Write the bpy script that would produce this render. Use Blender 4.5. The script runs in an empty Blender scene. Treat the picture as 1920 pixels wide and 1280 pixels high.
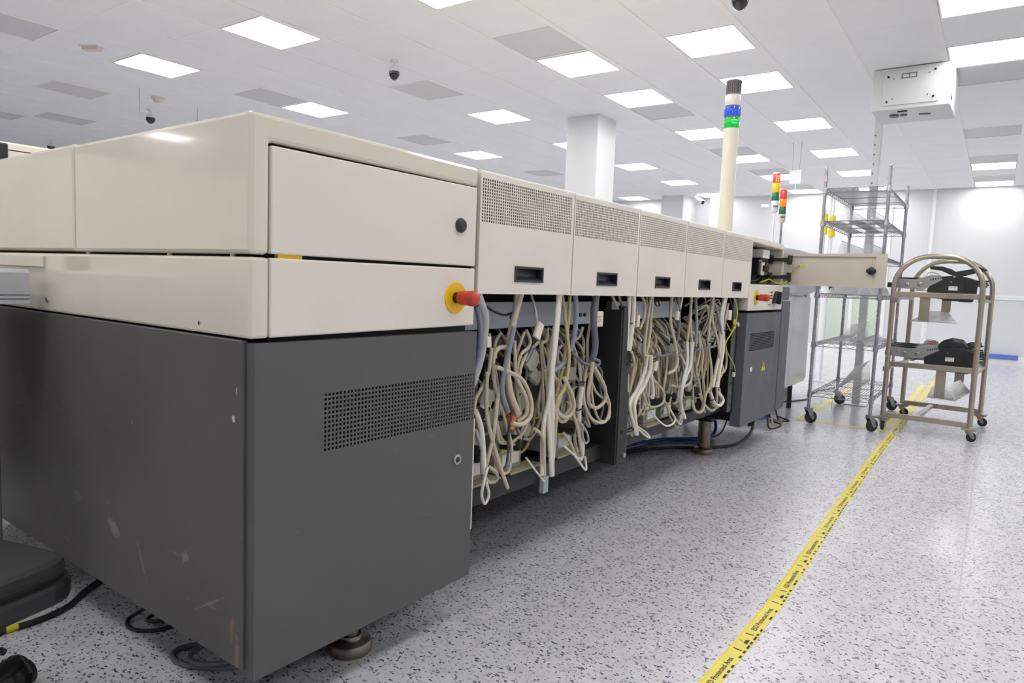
import bpy, bmesh, math, random
from mathutils import Vector, Matrix
random.seed(7)
sc = bpy.context.scene
COL = sc.collection
PI = math.pi

# ---------------------------------------------------------------- camera, world, exposure
CAM_H = 1.1
def make_camera():
    yaw, pit, rol, F = 0.631231857, -0.0885336195, 0.0382329066, 1285.67
    f = Vector((math.cos(yaw)*math.cos(pit), math.sin(yaw)*math.cos(pit), math.sin(pit)))
    r = Vector((math.sin(yaw), -math.cos(yaw), 0)); u = r.cross(f)
    c, s = math.cos(rol), math.sin(rol)
    r2 = c*r + s*u; u2 = -s*r + c*u
    cam = bpy.data.cameras.new('camera'); o = bpy.data.objects.new('camera', cam)
    m = Matrix(((r2.x, u2.x, -f.x, 0), (r2.y, u2.y, -f.y, 0), (r2.z, u2.z, -f.z, CAM_H), (0, 0, 0, 1)))
    o.matrix_world = m
    cam.sensor_width = 36; cam.lens = F/1920*36; cam.clip_start = .02; cam.clip_end = 100
    COL.objects.link(o); sc.camera = o
    return o, r2, u2, f, F
CAMO, CR, CU, CF, CFOC = make_camera()
def to_px(p):
    d = Vector(p) - Vector((0, 0, CAM_H)); z = d.dot(CF)
    if z < .05: return None
    return 960 + CFOC*d.dot(CR)/z, 640 - CFOC*d.dot(CU)/z, z
LIGHT = 13.2                                   # radiance of the ceiling light panels
w = bpy.data.worlds.new('world'); sc.world = w; w.use_nodes = True
w.node_tree.nodes['Background'].inputs[0].default_value = (.8, .85, .9, 1)
w.node_tree.nodes['Background'].inputs[1].default_value = .3
vs = sc.view_settings
sc.display_settings.display_device = 'sRGB'
vs.view_transform = 'Standard'; vs.look = 'None'; vs.gamma = 1; vs.use_curve_mapping = False
vs.exposure = 0.0
sc.cycles.max_bounces = 10; sc.cycles.diffuse_bounces = 6; sc.cycles.glossy_bounces = 4
sc.cycles.transmission_bounces = 6; sc.cycles.caustics_reflective = False; sc.cycles.caustics_refractive = False
sc.cycles.sample_clamp_indirect = 4; sc.cycles.use_denoising = True

# ---------------------------------------------------------------- materials
def lin(c):
    return tuple((v/12.92 if v <= .04045 else ((v+.055)/1.055)**2.4) for v in c)
def mat(name, rgb, rough=.5, metal=0, noise=0, nscale=8, bump=0, bscale=40, emit=0, coat=0, alpha=1, trans=0, scratch=0, spec=.5, marks=()):
    """rgb: sRGB 0..255 colour of the surface itself"""
    m = bpy.data.materials.new(name); m.use_nodes = True
    nt = m.node_tree; n = nt.nodes; b = n['Principled BSDF']
    c = lin([v/255 for v in rgb]) + (1,)
    b.inputs['Base Color'].default_value = c
    b.inputs['Roughness'].default_value = rough; b.inputs['Metallic'].default_value = metal
    b.inputs['Specular IOR Level'].default_value = spec
    b.inputs['Coat Weight'].default_value = coat; b.inputs['Coat Roughness'].default_value = .06
    b.inputs['Transmission Weight'].default_value = trans
    b.inputs['Alpha'].default_value = alpha
    if emit:
        b.inputs['Emission Color'].default_value = c; b.inputs['Emission Strength'].default_value = emit
    tc = n.new('ShaderNodeTexCoord'); L = nt.links.new
    geo = n.new('ShaderNodeNewGeometry')
    col_out = None
    if noise:
        t = n.new('ShaderNodeTexNoise'); t.inputs['Scale'].default_value = nscale; t.inputs['Detail'].default_value = 5
        L(geo.outputs['Position'], t.inputs['Vector'])
        r = n.new('ShaderNodeMapRange'); r.inputs[1].default_value = .3; r.inputs[2].default_value = .7
        r.inputs[3].default_value = 1-noise; r.inputs[4].default_value = 1+noise
        L(t.outputs['Fac'], r.inputs[0])
        mx = n.new('ShaderNodeMix'); mx.data_type = 'RGBA'; mx.blend_type = 'MULTIPLY'; mx.inputs[0].default_value = 1
        mx.inputs[6].default_value = c; L(r.outputs[0], mx.inputs[7])
        col_out = mx.outputs[2]; L(col_out, b.inputs['Base Color'])
        r2 = n.new('ShaderNodeMapRange'); r2.inputs[1].default_value = .3; r2.inputs[2].default_value = .7
        r2.inputs[3].default_value = max(.02, rough-.07); r2.inputs[4].default_value = min(1, rough+.07)
        L(t.outputs['Fac'], r2.inputs[0]); L(r2.outputs[0], b.inputs['Roughness'])
    if scratch:                                   # pale scuffs and scratches, as wear of their own
        sv = n.new('ShaderNodeMapping'); sv.inputs['Scale'].default_value = (3, 3, 14); sv.inputs['Rotation'].default_value = (.6, .5, .4)
        L(geo.outputs['Position'], sv.inputs['Vector'])
        t1 = n.new('ShaderNodeTexNoise'); t1.inputs['Scale'].default_value = 2.2; t1.inputs['Detail'].default_value = 8; t1.inputs['Roughness'].default_value = .75
        L(sv.outputs[0], t1.inputs['Vector'])
        t2 = n.new('ShaderNodeTexNoise'); t2.inputs['Scale'].default_value = 3; L(geo.outputs['Position'], t2.inputs['Vector'])
        a = n.new('ShaderNodeMapRange'); a.inputs[1].default_value = .60; a.inputs[2].default_value = .76; L(t1.outputs['Fac'], a.inputs[0])
        a2 = n.new('ShaderNodeMapRange'); a2.inputs[1].default_value = .5; a2.inputs[2].default_value = .65; L(t2.outputs['Fac'], a2.inputs[0])
        mu = n.new('ShaderNodeMath'); mu.operation = 'MULTIPLY'; L(a.outputs[0], mu.inputs[0]); L(a2.outputs[0], mu.inputs[1])
        mu2 = n.new('ShaderNodeMath'); mu2.operation = 'MULTIPLY'; mu2.inputs[1].default_value = scratch; L(mu.outputs[0], mu2.inputs[0])
        mx2 = n.new('ShaderNodeMix'); mx2.data_type = 'RGBA'
        mx2.inputs[7].default_value = (.32, .31, .30, 1)
        if col_out: L(col_out, mx2.inputs[6])
        else: mx2.inputs[6].default_value = c
        L(mu2.outputs[0], mx2.inputs[0]); L(mx2.outputs[2], b.inputs['Base Color'])
    for (my, mz, a_, b_, an, st, rgb2) in marks:      # single scuffs and chips of the paint, at their own places
        src = b.inputs['Base Color'].links[0].from_socket
        mp = n.new('ShaderNodeMapping'); mp.vector_type = 'TEXTURE'; mp.inputs['Location'].default_value = (0, my, mz); mp.inputs['Rotation'].default_value = (an, 0, 0); mp.inputs['Scale'].default_value = (1e3, a_, b_)
        L(geo.outputs['Position'], mp.inputs['Vector'])
        ln = n.new('ShaderNodeVectorMath'); ln.operation = 'LENGTH'; L(mp.outputs[0], ln.inputs[0])
        nz = n.new('ShaderNodeTexNoise'); nz.inputs['Scale'].default_value = 90; nz.inputs['Detail'].default_value = 4; L(geo.outputs['Position'], nz.inputs['Vector'])
        ad = n.new('ShaderNodeMath'); ad.operation = 'MULTIPLY_ADD'; ad.inputs[1].default_value = 1.6; ad.inputs[2].default_value = -.8; L(nz.outputs['Fac'], ad.inputs[0])
        a2 = n.new('ShaderNodeMath'); L(ln.outputs['Value'], a2.inputs[0]); L(ad.outputs[0], a2.inputs[1])
        rg = n.new('ShaderNodeMapRange'); rg.inputs[1].default_value = 1.0; rg.inputs[2].default_value = .5; rg.inputs[3].default_value = 0; rg.inputs[4].default_value = st; L(a2.outputs[0], rg.inputs[0])
        mk = n.new('ShaderNodeMix'); mk.data_type = 'RGBA'; L(rg.outputs[0], mk.inputs[0]); L(src, mk.inputs[6]); mk.inputs[7].default_value = lin([v/255 for v in rgb2])+(1,)
        L(mk.outputs[2], b.inputs['Base Color'])
    if bump:
        t3 = n.new('ShaderNodeTexNoise'); t3.inputs['Scale'].default_value = bscale; t3.inputs['Detail'].default_value = 3
        L(geo.outputs['Position'], t3.inputs['Vector'])
        bp = n.new('ShaderNodeBump'); bp.inputs['Strength'].default_value = bump; bp.inputs['Distance'].default_value = .004
        L(t3.outputs['Fac'], bp.inputs['Height']); L(bp.outputs[0], b.inputs['Normal'])
    return m

def floor_mat():
    m = bpy.data.materials.new('speckled_vinyl'); m.use_nodes = True
    nt = m.node_tree; n = nt.nodes; b = n['Principled BSDF']; L = nt.links.new
    geo = n.new('ShaderNodeNewGeometry')
    # gentle marbling of the base
    t = n.new('ShaderNodeTexNoise'); t.inputs['Scale'].default_value = 14; t.inputs['Detail'].default_value = 6; L(geo.outputs['Position'], t.inputs['Vector'])
    r = n.new('ShaderNodeValToRGB'); r.color_ramp.elements[0].position = .3; r.color_ramp.elements[1].position = .7
    r.color_ramp.elements[0].color = lin((.79, .787, .805)) + (1,); r.color_ramp.elements[1].color = lin((.85, .847, .86)) + (1,)
    L(t.outputs['Fac'], r.inputs[0])
    last = r.outputs[0]
    wob = n.new('ShaderNodeTexNoise'); wob.inputs['Scale'].default_value = 60; L(geo.outputs['Position'], wob.inputs['Vector'])
    ws = n.new('ShaderNodeVectorMath'); ws.operation = 'SCALE'; ws.inputs[3].default_value = .012; L(wob.outputs['Color'], ws.inputs[0])
    add = n.new('ShaderNodeVectorMath'); L(geo.outputs['Position'], add.inputs[0]); L(ws.outputs[0], add.inputs[1])
    for k, (sx, sy, rot, thr, rad, rgb) in enumerate(((125, 62, .5, .15, .34, (.33, .34, .42)), (88, 140, 1.1, .11, .33, (.38, .38, .46)), (150, 90, 2.2, .20, .36, (.60, .60, .65)), (70, 44, .2, .2, .3, (.76, .76, .79)))):
        mp = n.new('ShaderNodeMapping'); mp.inputs['Rotation'].default_value = (0, 0, rot); mp.inputs['Scale'].default_value = (sx, sy, 0)
        mp.inputs['Location'].default_value = (k*3.3, k*1.7, 0)
        L(add.outputs[0], mp.inputs['Vector'])
        v = n.new('ShaderNodeTexVoronoi'); v.voronoi_dimensions = '2D'; v.inputs['Scale'].default_value = 1; L(mp.outputs[0], v.inputs['Vector'])
        sep = n.new('ShaderNodeSeparateColor'); L(v.outputs['Color'], sep.inputs[0])
        a = n.new('ShaderNodeMath'); a.operation = 'LESS_THAN'; a.inputs[1].default_value = thr; L(sep.outputs[0], a.inputs[0])
        sz = n.new('ShaderNodeMath'); sz.operation = 'MULTIPLY'; sz.inputs[1].default_value = rad; L(sep.outputs[1], sz.inputs[0])
        sz2 = n.new('ShaderNodeMath'); sz2.inputs[1].default_value = rad*.45; L(sz.outputs[0], sz2.inputs[0])
        c = n.new('ShaderNodeMath'); c.operation = 'LESS_THAN'; L(v.outputs['Distance'], c.inputs[0]); L(sz2.outputs[0], c.inputs[1])
        mu = n.new('ShaderNodeMath'); mu.operation = 'MULTIPLY'; L(a.outputs[0], mu.inputs[0]); L(c.outputs[0], mu.inputs[1])
        mx = n.new('ShaderNodeMix'); mx.data_type = 'RGBA'; L(mu.outputs[0], mx.inputs[0]); L(last, mx.inputs[6]); mx.inputs[7].default_value = lin(rgb) + (1,)
        last = mx.outputs[2]
    L(last, b.inputs['Base Color'])
    rr = n.new('ShaderNodeMapRange'); rr.inputs[3].default_value = .15; rr.inputs[4].default_value = .30; L(t.outputs['Fac'], rr.inputs[0]); L(rr.outputs[0], b.inputs['Roughness'])
    nb = n.new('ShaderNodeTexNoise'); nb.inputs['Scale'].default_value = 5; nb.inputs['Detail'].default_value = 3; L(geo.outputs['Position'], nb.inputs['Vector'])
    bp = n.new('ShaderNodeBump'); bp.inputs['Strength'].default_value = .12; bp.inputs['Distance'].default_value = .02; L(nb.outputs['Fac'], bp.inputs['Height']); L(bp.outputs[0], b.inputs['Normal'])
    return m

M = {}
M['floor'] = floor_mat()
M['tile'] = mat('ceiling_tile_white', (243, 244, 245), .6, noise=.015, nscale=3)
M['grid'] = mat('ceiling_grid_white', (246, 245, 243), .5)
M['wall'] = mat('wall_white', (219, 220, 221), .45, noise=.01, nscale=2)
M['wallgrey'] = mat('wall_pale_grey', (222, 226, 228), .45)
M['trim'] = mat('trim_white', (238, 238, 238), .4)
M['vent'] = mat('vent_grey', (212, 212, 213), .6, noise=.03, nscale=30)
M['glow'] = mat('light_panel', (254, 253, 252), .5, emit=LIGHT)
M['lightframe'] = mat('light_frame', (240, 240, 238), .4)
M['offpanel'] = mat('unlit_panel', (212, 211, 209), .35)
M['cream'] = mat('cream_gloss_paint', (222, 214, 199), .13, noise=.02, nscale=4, coat=.6, bump=.03, bscale=6)
M['cream2'] = mat('cream_satin_paint', (229, 221, 209), .42, noise=.025, nscale=5)
M['creamin'] = mat('cream_inner_paint', (206, 197, 184), .45, noise=.03, nscale=6)
M['dark'] = mat('dark_grey_powder_coat', (86, 86, 85), .45, noise=.05, nscale=5, bump=.05, bscale=400, scratch=.35)
M['darkside'] = mat('dark_grey_scuffed_coat', (88, 87, 84), .42, noise=.07, nscale=4, bump=.05, bscale=300, scratch=.9, marks=((1.415, .762, .006, .009, 0, .8, (215, 215, 212)), (1.403, .828, .003, .012, .2, .6, (200, 200, 198)), (2.02, .360, .045, .022, .5, .35, (170, 168, 164)), (1.63, .377, .022, .016, -.6, .38, (170, 168, 164)), (1.42, .262, .010, .05, .1, .5, (150, 116, 94)), (1.85, .30, .008, .07, -.5, .25, (160, 158, 154)), (2.25, .40, .03, .02, .3, .2, (160, 158, 154)), (1.52, .29, .09, .004, -.5, .3, (170, 168, 164)), (1.9, .68, .012, .006, .4, .25, (170, 168, 164)), (1.40, .20, .01, .06, 0, .4, (165, 150, 135)))) 
M['darkfar'] = mat('slate_grey_paint', (92, 95, 102), .5, noise=.03)
M['black'] = mat('black_plastic', (26, 26, 28), .42)
M['blackmatt'] = mat('black_matt', (16, 16, 17), .8)
M['knob'] = mat('charcoal_plastic', (48, 49, 56), .4)
M['handle'] = mat('handle_plastic', (52, 54, 62), .45)
M['yellow'] = mat('yellow_paint', (238, 190, 18), .4)
M['red'] = mat('red_plastic', (200, 62, 42), .3)
M['tape'] = mat('yellow_tape', (231, 216, 98), .38, noise=.06, nscale=14, bump=.25, bscale=60)
M['tapeedge'] = mat('yellow_tape_edge', (240, 208, 40), .38)
M['tape2'] = mat('worn_yellow_tape', (236, 218, 96), .45, noise=.06, nscale=9)
M['ink'] = mat('black_print', (48, 44, 30), .6)
M['beamgrey'] = mat('blue_grey_paint', (178, 186, 192), .5, noise=.04)
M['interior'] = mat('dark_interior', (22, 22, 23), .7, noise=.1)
M['blackpaint'] = mat('black_satin_paint', (38, 38, 39), .5, noise=.06)
M['steelgreen'] = mat('grey_green_module', (164, 163, 148), .45, noise=.05)
M['tan'] = mat('tan_flange', (176, 165, 142), .5, noise=.05)
M['c_t'] = mat('cable_beige', (194, 184, 162), .5, noise=.05, nscale=6)
M['c_w'] = mat('cable_ivory', (228, 223, 212), .5, noise=.03, nscale=6)
M['c_g'] = mat('cable_pale_grey', (176, 178, 180), .5)
M['c_b'] = mat('cable_blue_grey', (136, 144, 158), .5)
M['c_e'] = mat('cable_mid_grey', (108, 110, 116), .5)
M['c_d'] = mat('cable_dark_violet_grey', (78, 76, 88), .5)
M['c_y'] = mat('cable_tan', (192, 172, 130), .5)
M['c_k'] = mat('cable_black', (34, 34, 36), .5)
M['c_n'] = mat('cable_yellow_green', (200, 196, 70), .45)
M['c_blue'] = mat('hose_blue', (28, 70, 158), .35)
M['ivory'] = mat('ivory_plastic', (226, 218, 200), .5)
M['dsub'] = mat('connector_grey', (150, 148, 138), .5, noise=.04)
M['orange'] = mat('orange_sticker', (244, 128, 28), .5)
M['white'] = mat('white_sticker', (236, 236, 234), .5)
M['pvcwhite'] = mat('white_enamel', (232, 234, 237), .3)
M['boxgrey'] = mat('pale_grey_enamel', (214, 218, 216), .35)
M['chrome'] = mat('zinc_chrome', (172, 172, 178), .28, metal=.9, noise=.05, nscale=20)
M['wire'] = mat('zinc_wire', (152, 151, 156), .4, metal=.5)
M['wirelight'] = mat('pale_wire', (216, 216, 220), .4, metal=.2)
M['weld'] = mat('weld_bead', (194, 192, 194), .4)
M['steel'] = mat('brushed_stainless', (182, 172, 156), .30, metal=.9, noise=.03, nscale=3)
M['alu'] = mat('aluminium_sheet', (170, 170, 171), .3, metal=.9, noise=.04)
M['rubber'] = mat('rubber_dark', (44, 45, 48), .6)
M['caster'] = mat('caster_zinc', (150, 152, 154), .4, metal=.7)
M['brass'] = mat('caster_brass', (206, 160, 96), .35, metal=.7)
M['feedermetal'] = mat('feeder_metal', (176, 176, 178), .35, metal=.6, noise=.08, nscale=40)
M['feederblack'] = mat('feeder_black', (40, 40, 43), .5, noise=.06)
M['footsteel'] = mat('foot_steel', (132, 124, 112), .33, metal=.85, noise=.1, nscale=20)
M['aluprofile'] = mat('aluminium_profile', (196, 199, 204), .35, metal=.25)
M['seat'] = mat('black_seat_foam', (28, 28, 29), .75, bump=.15, bscale=250)
M['towercream'] = mat('cream_tube', (226, 219, 204), .3, coat=.3)
M['t_grey'] = mat('siren_grey', (112, 110, 114), .5)
M['t_clear'] = mat('lens_clear', (232, 226, 222), .15, coat=.5)
M['t_blue'] = mat('lens_blue', (26, 86, 214), .15, coat=.5, emit=.12)
M['t_green'] = mat('lens_green', (12, 158, 52), .15, coat=.5, emit=.6)
M['t_red'] = mat('lens_red', (232, 66, 60), .15, coat=.5, emit=.15)
M['t_orange'] = mat('lens_orange', (250, 140, 20), .15, coat=.5, emit=.15)
M['t_yellow'] = mat('lens_yellow', (246, 196, 16), .15, coat=.5, emit=.1)
M['t_dgreen'] = mat('lens_dark_green', (14, 110, 70), .15, coat=.5)
M['t_lit'] = mat('lit_led', (255, 214, 130), .3, emit=.7)
M['ledgreen'] = mat('led_green', (60, 230, 120), .3, emit=1.0)
M['glass'] = mat('window_glass', (222, 234, 236), .06, alpha=.28, spec=.6)
M['milkglass'] = mat('frosted_glass', (218, 223, 225), .22)
M['olive'] = mat('room_beyond', (206, 208, 190), .6)
M['film'] = mat('white_panel_gloss', (234, 236, 240), .2, coat=.2, bump=.12, bscale=3)
M['hood'] = mat('grey_hood', (186, 190, 198), .15, coat=.3)
M['lens'] = mat('camera_dome', (18, 18, 20), .08, coat=.6)
M['bluebar'] = mat('blue_foam', (92, 124, 206), .5)
M['pink'] = mat('pink_plastic', (226, 200, 196), .4)
M['yellowlabel'] = mat('yellow_label', (224, 208, 40), .5)
M['clear'] = mat('clear_plastic', (238, 240, 242), .1, alpha=.55, coat=.3)
M['hinge'] = mat('hinge_bronze', (84, 80, 72), .4, metal=.6)

# ---------------------------------------------------------------- mesh builder
class MB:
    def __init__(s): s.v = []; s.f = []; s.m = []; s.sm = []; s.mats = []; s.cur = 0
    def use(s, key):
        mm = M[key]
        if mm not in s.mats: s.mats.append(mm)
        s.cur = s.mats.index(mm); return s
    def add(s, vs_, fs, smooth=False):
        b = len(s.v); s.v += [tuple(p) for p in vs_]
        for f in fs: s.f.append(tuple(i+b for i in f)); s.m.append(s.cur); s.sm.append(smooth)
        return s
    def box(s, x0, y0, z0, x1, y1, z1):
        vs_ = [(x0, y0, z0), (x1, y0, z0), (x1, y1, z0), (x0, y1, z0), (x0, y0, z1), (x1, y0, z1), (x1, y1, z1), (x0, y1, z1)]
        return s.add(vs_, [(0, 3, 2, 1), (4, 5, 6, 7), (0, 1, 5, 4), (1, 2, 6, 5), (2, 3, 7, 6), (3, 0, 4, 7)])
    def obox(s, c, half, ax, ay, az):
        c = Vector(c); ax = Vector(ax)*half[0]; ay = Vector(ay)*half[1]; az = Vector(az)*half[2]
        vs_ = [c-ax-ay-az, c+ax-ay-az, c+ax+ay-az, c-ax+ay-az, c-ax-ay+az, c+ax-ay+az, c+ax+ay+az, c-ax+ay+az]
        return s.add(vs_, [(0, 3, 2, 1), (4, 5, 6, 7), (0, 1, 5, 4), (1, 2, 6, 5), (2, 3, 7, 6), (3, 0, 4, 7)])
    def rotbox(s, c, half, ang, axis='Z'):
        R = Matrix.Rotation(ang, 3, axis)
        return s.obox(c, half, R @ Vector((1, 0, 0)), R @ Vector((0, 1, 0)), R @ Vector((0, 0, 1)))
    def prism(s, poly, axis, a, b):
        """poly 2D outline; axis = extrusion axis letter; plane order: x->(y,z) y->(x,z) z->(x,y)"""
        def P(p, t):
            return {'x': (t, p[0], p[1]), 'y': (p[0], t, p[1]), 'z': (p[0], p[1], t)}[axis]
        n = len(poly); vs_ = [P(p, a) for p in poly] + [P(p, b) for p in poly]
        area = sum(poly[i][0]*poly[(i+1) % n][1]-poly[(i+1) % n][0]*poly[i][1] for i in range(n))
        flip = (area > 0) != (axis == 'y')
        if b < a: flip = not flip
        fs = [tuple(range(n)), tuple(range(2*n-1, n-1, -1))] + [(i, i+n, (i+1) % n+n, (i+1) % n) for i in range(n)]
        if flip: fs = [tuple(reversed(f)) for f in fs]
        return s.add(vs_, fs)
    def cyl(s, p, q, r, r2=None, n=12, cap=True, smooth=True):
        p = Vector(p); q = Vector(q); r2 = r if r2 is None else r2
        d = (q-p).normalized(); a = d.orthogonal().normalized(); b = d.cross(a)
        vs_ = []
        for c, rr in ((p, r), (q, r2)):
            for i in range(n):
                t = 2*PI*i/n; vs_.append(c + a*math.cos(t)*rr + b*math.sin(t)*rr)
        s.add(vs_, [(i, (i+1) % n, (i+1) % n+n, i+n) for i in range(n)], smooth)
        if cap: s.add(vs_, [tuple(range(n-1, -1, -1)), tuple(range(n, 2*n))])
        return s
    def lathe(s, c, axis, prof, n=20, smooth=True):
        """prof: list of (t along axis, radius)"""
        c = Vector(c); d = Vector(axis).normalized(); a = d.orthogonal().normalized(); b = d.cross(a)
        vs_ = []; fs = []
        for t, r in prof:
            for i in range(n):
                th = 2*PI*i/n; vs_.append(c + d*t + a*math.cos(th)*r + b*math.sin(th)*r)
        for k in range(len(prof)-1):
            for i in range(n):
                fs.append((k*n+i, k*n+(i+1) % n, (k+1)*n+(i+1) % n, (k+1)*n+i))
        s.add(vs_, fs, smooth)
        s.add(vs_, [tuple(range(n-1, -1, -1)), tuple(range((len(prof)-1)*n, len(prof)*n))])
        return s
    def tube(s, pts, r, n=6, closed=False, cap=True):
        pts = [Vector(p) for p in pts]; N = len(pts); vs_ = []; prev = None
        for i, p in enumerate(pts):
            if closed: t = pts[(i+1) % N]-pts[i-1]
            else: t = pts[min(i+1, N-1)]-pts[max(i-1, 0)]
            if t.length < 1e-9: t = Vector((0, 0, 1))
            t.normalize()
            a = t.orthogonal().normalized() if prev is None else (prev - t*prev.dot(t))
            if a.length < 1e-6: a = t.orthogonal()
            a.normalize(); prev = a; b = t.cross(a)
            for k in range(n):
                th = 2*PI*(k+.5)/n; vs_.append(p + a*math.cos(th)*r + b*math.sin(th)*r)
        fs = []
        for i in range(N if closed else N-1):
            j = (i+1) % N
            for k in range(n): fs.append((i*n+k, i*n+(k+1) % n, j*n+(k+1) % n, j*n+k))
        s.add(vs_, fs, True)
        if cap and not closed: s.add(vs_, [tuple(range(n-1, -1, -1)), tuple(range((N-1)*n, N*n))])
        return s
    def sphere(s, c, r, n=14, m=8, sz=1):
        prof = [(-math.cos(PI*i/m)*r*sz, max(.0005, math.sin(PI*i/m)*r)) for i in range(m+1)]
        return s.lathe(c, (0, 0, 1), prof, n)
    def plate(s, us, vs_, hole, P, depth, N):
        """a sheet with real holes. us, vs_: grid lines; hole(i,j); P(u,v)->point; N: outward normal; hole walls go depth inwards"""
        nu, nv = len(us), len(vs_); base = len(s.v); N = Vector(N)
        pts = [Vector(P(u, v)) for v in vs_ for u in us]
        s.v += [tuple(p) for p in pts]; s.v += [tuple(p - N*depth) for p in pts]
        off = nu*nv
        e1 = pts[1]-pts[0]; e2 = pts[nu]-pts[0]; flip = e1.cross(e2).dot(N) < 0
        def F(f): s.f.append(tuple(reversed(f)) if flip else tuple(f)); s.m.append(s.cur); s.sm.append(False)
        H = lambda i, j: hole(i, j) if 0 <= i < nu-1 and 0 <= j < nv-1 else True
        for j in range(nv-1):
            for i in range(nu-1):
                if hole(i, j): continue
                a, b, c, d = base+j*nu+i, base+j*nu+i+1, base+(j+1)*nu+i+1, base+(j+1)*nu+i
                F((a, b, c, d)); F((d+off, c+off, b+off, a+off))
                if H(i, j-1): F((b, a, a+off, b+off))
                if H(i, j+1): F((d, c, c+off, d+off))
                if H(i-1, j): F((a, d, d+off, a+off))
                if H(i+1, j): F((c, b, b+off, c+off))
        return s
    def mesh(s, name, center):
        me = bpy.data.meshes.new(name); c = Vector(center)
        me.from_pydata([tuple(Vector(p)-c) for p in s.v], [], s.f)
        for mm in s.mats: me.materials.append(mm)
        me.polygons.foreach_set('material_index', s.m); me.polygons.foreach_set('use_smooth', s.sm); me.update()
        return me

WL = {}          # build-time world position of each object
def put(o, loc, parent=None):
    loc = Vector(loc); WL[o.name] = loc
    if parent is not None:
        o.parent = parent; o.location = loc - WL[parent.name]
    else: o.location = loc
    COL.objects.link(o)
def obj(name, mb, key=None, parent=None, bevel=0, base=False, label=None, seg=2):
    if key and not mb.mats: mb.mats.append(M[key])
    xs, ys, zs = zip(*mb.v)
    c = ((min(xs)+max(xs))/2, (min(ys)+max(ys))/2, min(zs) if base else (min(zs)+max(zs))/2)
    o = bpy.data.objects.new(name, mb.mesh(name, c)); put(o, c, parent)
    if bevel:
        bv = o.modifiers.new('bevel', 'BEVEL'); bv.width = bevel; bv.segments = seg; bv.limit_method = 'ANGLE'; bv.angle_limit = .7
        bv.harden_normals = False
    if label: o['label'] = label
    return o
def tag(o, label, cat, group=None, kind=None):
    o['label'] = label; o['category'] = cat
    if group: o['group'] = group
    if kind: o['kind'] = kind
    return o
def thing(name, label, cat, loc, group=None):
    o = bpy.data.objects.new(name, None); o.empty_display_size = .1; put(o, loc); tag(o, label, cat, group); return o
def struct(name, mb, key=None, parent=None, bevel=0):
    o = obj(name, mb, key, parent, bevel); o['kind'] = 'structure'; return o
def clone(o, parent=None, keep=True):
    c = o.copy(); COL.objects.link(c)
    if parent is not None: c.parent = parent
    for ch in list(KIDS(o)): clone(ch, c)
    return c
def KIDS(o): return [x for x in o.children]
def smooth_path(pts, k=5, closed=False):
    pts = [Vector(p) for p in pts]; out = []; n = len(pts)
    for i in range(n if closed else n-1):
        if closed: a, b, c, d = pts[i-1], pts[i], pts[(i+1) % n], pts[(i+2) % n]
        else: a, b, c, d = pts[max(i-1, 0)], pts[i], pts[i+1], pts[min(i+2, n-1)]
        for j in range(k):
            t = j/k
            out.append(.5*((2*b)+(c-a)*t+(2*a-5*b+4*c-d)*t*t+(3*b-a-3*c+d)*t**3))
    if not closed: out.append(pts[-1])
    return out
def text_mb(mb, body, size, P, bold=0):
    """flat lettering: P maps the text's own (x, y) to a point"""
    cu = bpy.data.curves.new('lettering', 'FONT'); cu.body = body; cu.size = size; cu.resolution_u = 2; cu.offset = bold
    o = bpy.data.objects.new('lettering', cu); COL.objects.link(o)
    dg = bpy.context.evaluated_depsgraph_get(); me = bpy.data.meshes.new_from_object(o.evaluated_get(dg))
    mb.add([P(v.co.x, v.co.y) for v in me.vertices], [tuple(p.vertices) for p in me.polygons])
    bpy.data.objects.remove(o); bpy.data.curves.remove(cu); bpy.data.meshes.remove(me)
    return mb
# ---------------------------------------------------------------- the room
X0, X1, Y0, Y1, ZC = -7.0, 14.1, -4.0, 16.0, 2.96
struct('floor', MB().box(X0-.1, Y0-.1, -.1, X1+.1, Y1+.1, 0), 'floor')
FLOOR = bpy.data.objects['floor']
for k, (p, q) in enumerate((((1.0, .045), (14, .30)), ((-1, -1.14), (14, -.84)))):   # welded seams of the vinyl
    d = Vector((q[0]-p[0], q[1]-p[1], 0)).normalized(); nrm = Vector((-d.y, d.x, 0))*.0018
    a, b = Vector(p+(0,)), Vector(q+(0,)); mb = MB()
    z = Vector((0, 0, .0006))
    mb.add([a-nrm, b-nrm, b+nrm, a+nrm, a-nrm+z, b-nrm+z, b+nrm+z, a+nrm+z], [(4, 5, 6, 7), (0, 1, 5, 4), (1, 2, 6, 5), (2, 3, 7, 6), (3, 0, 4, 7)])
    obj('weld_seam', mb, 'weld', FLOOR)
struct('ceiling', MB().box(X0-.1, Y0-.1, ZC+.03, X1+.1, Y1+.1, ZC+.13), 'tile')
CEIL = bpy.data.objects['ceiling']
struct('wall_left', MB().box(X0, Y1, 0, X1, Y1+.1, ZC+.03), 'wall')
struct('wall_right', MB().box(X0, Y0-.1, 0, X1, Y0, ZC+.03), 'wall')
struct('wall_near', MB().box(X0-.1, Y0, 0, X0, Y1, ZC+.03), 'wall')
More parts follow.
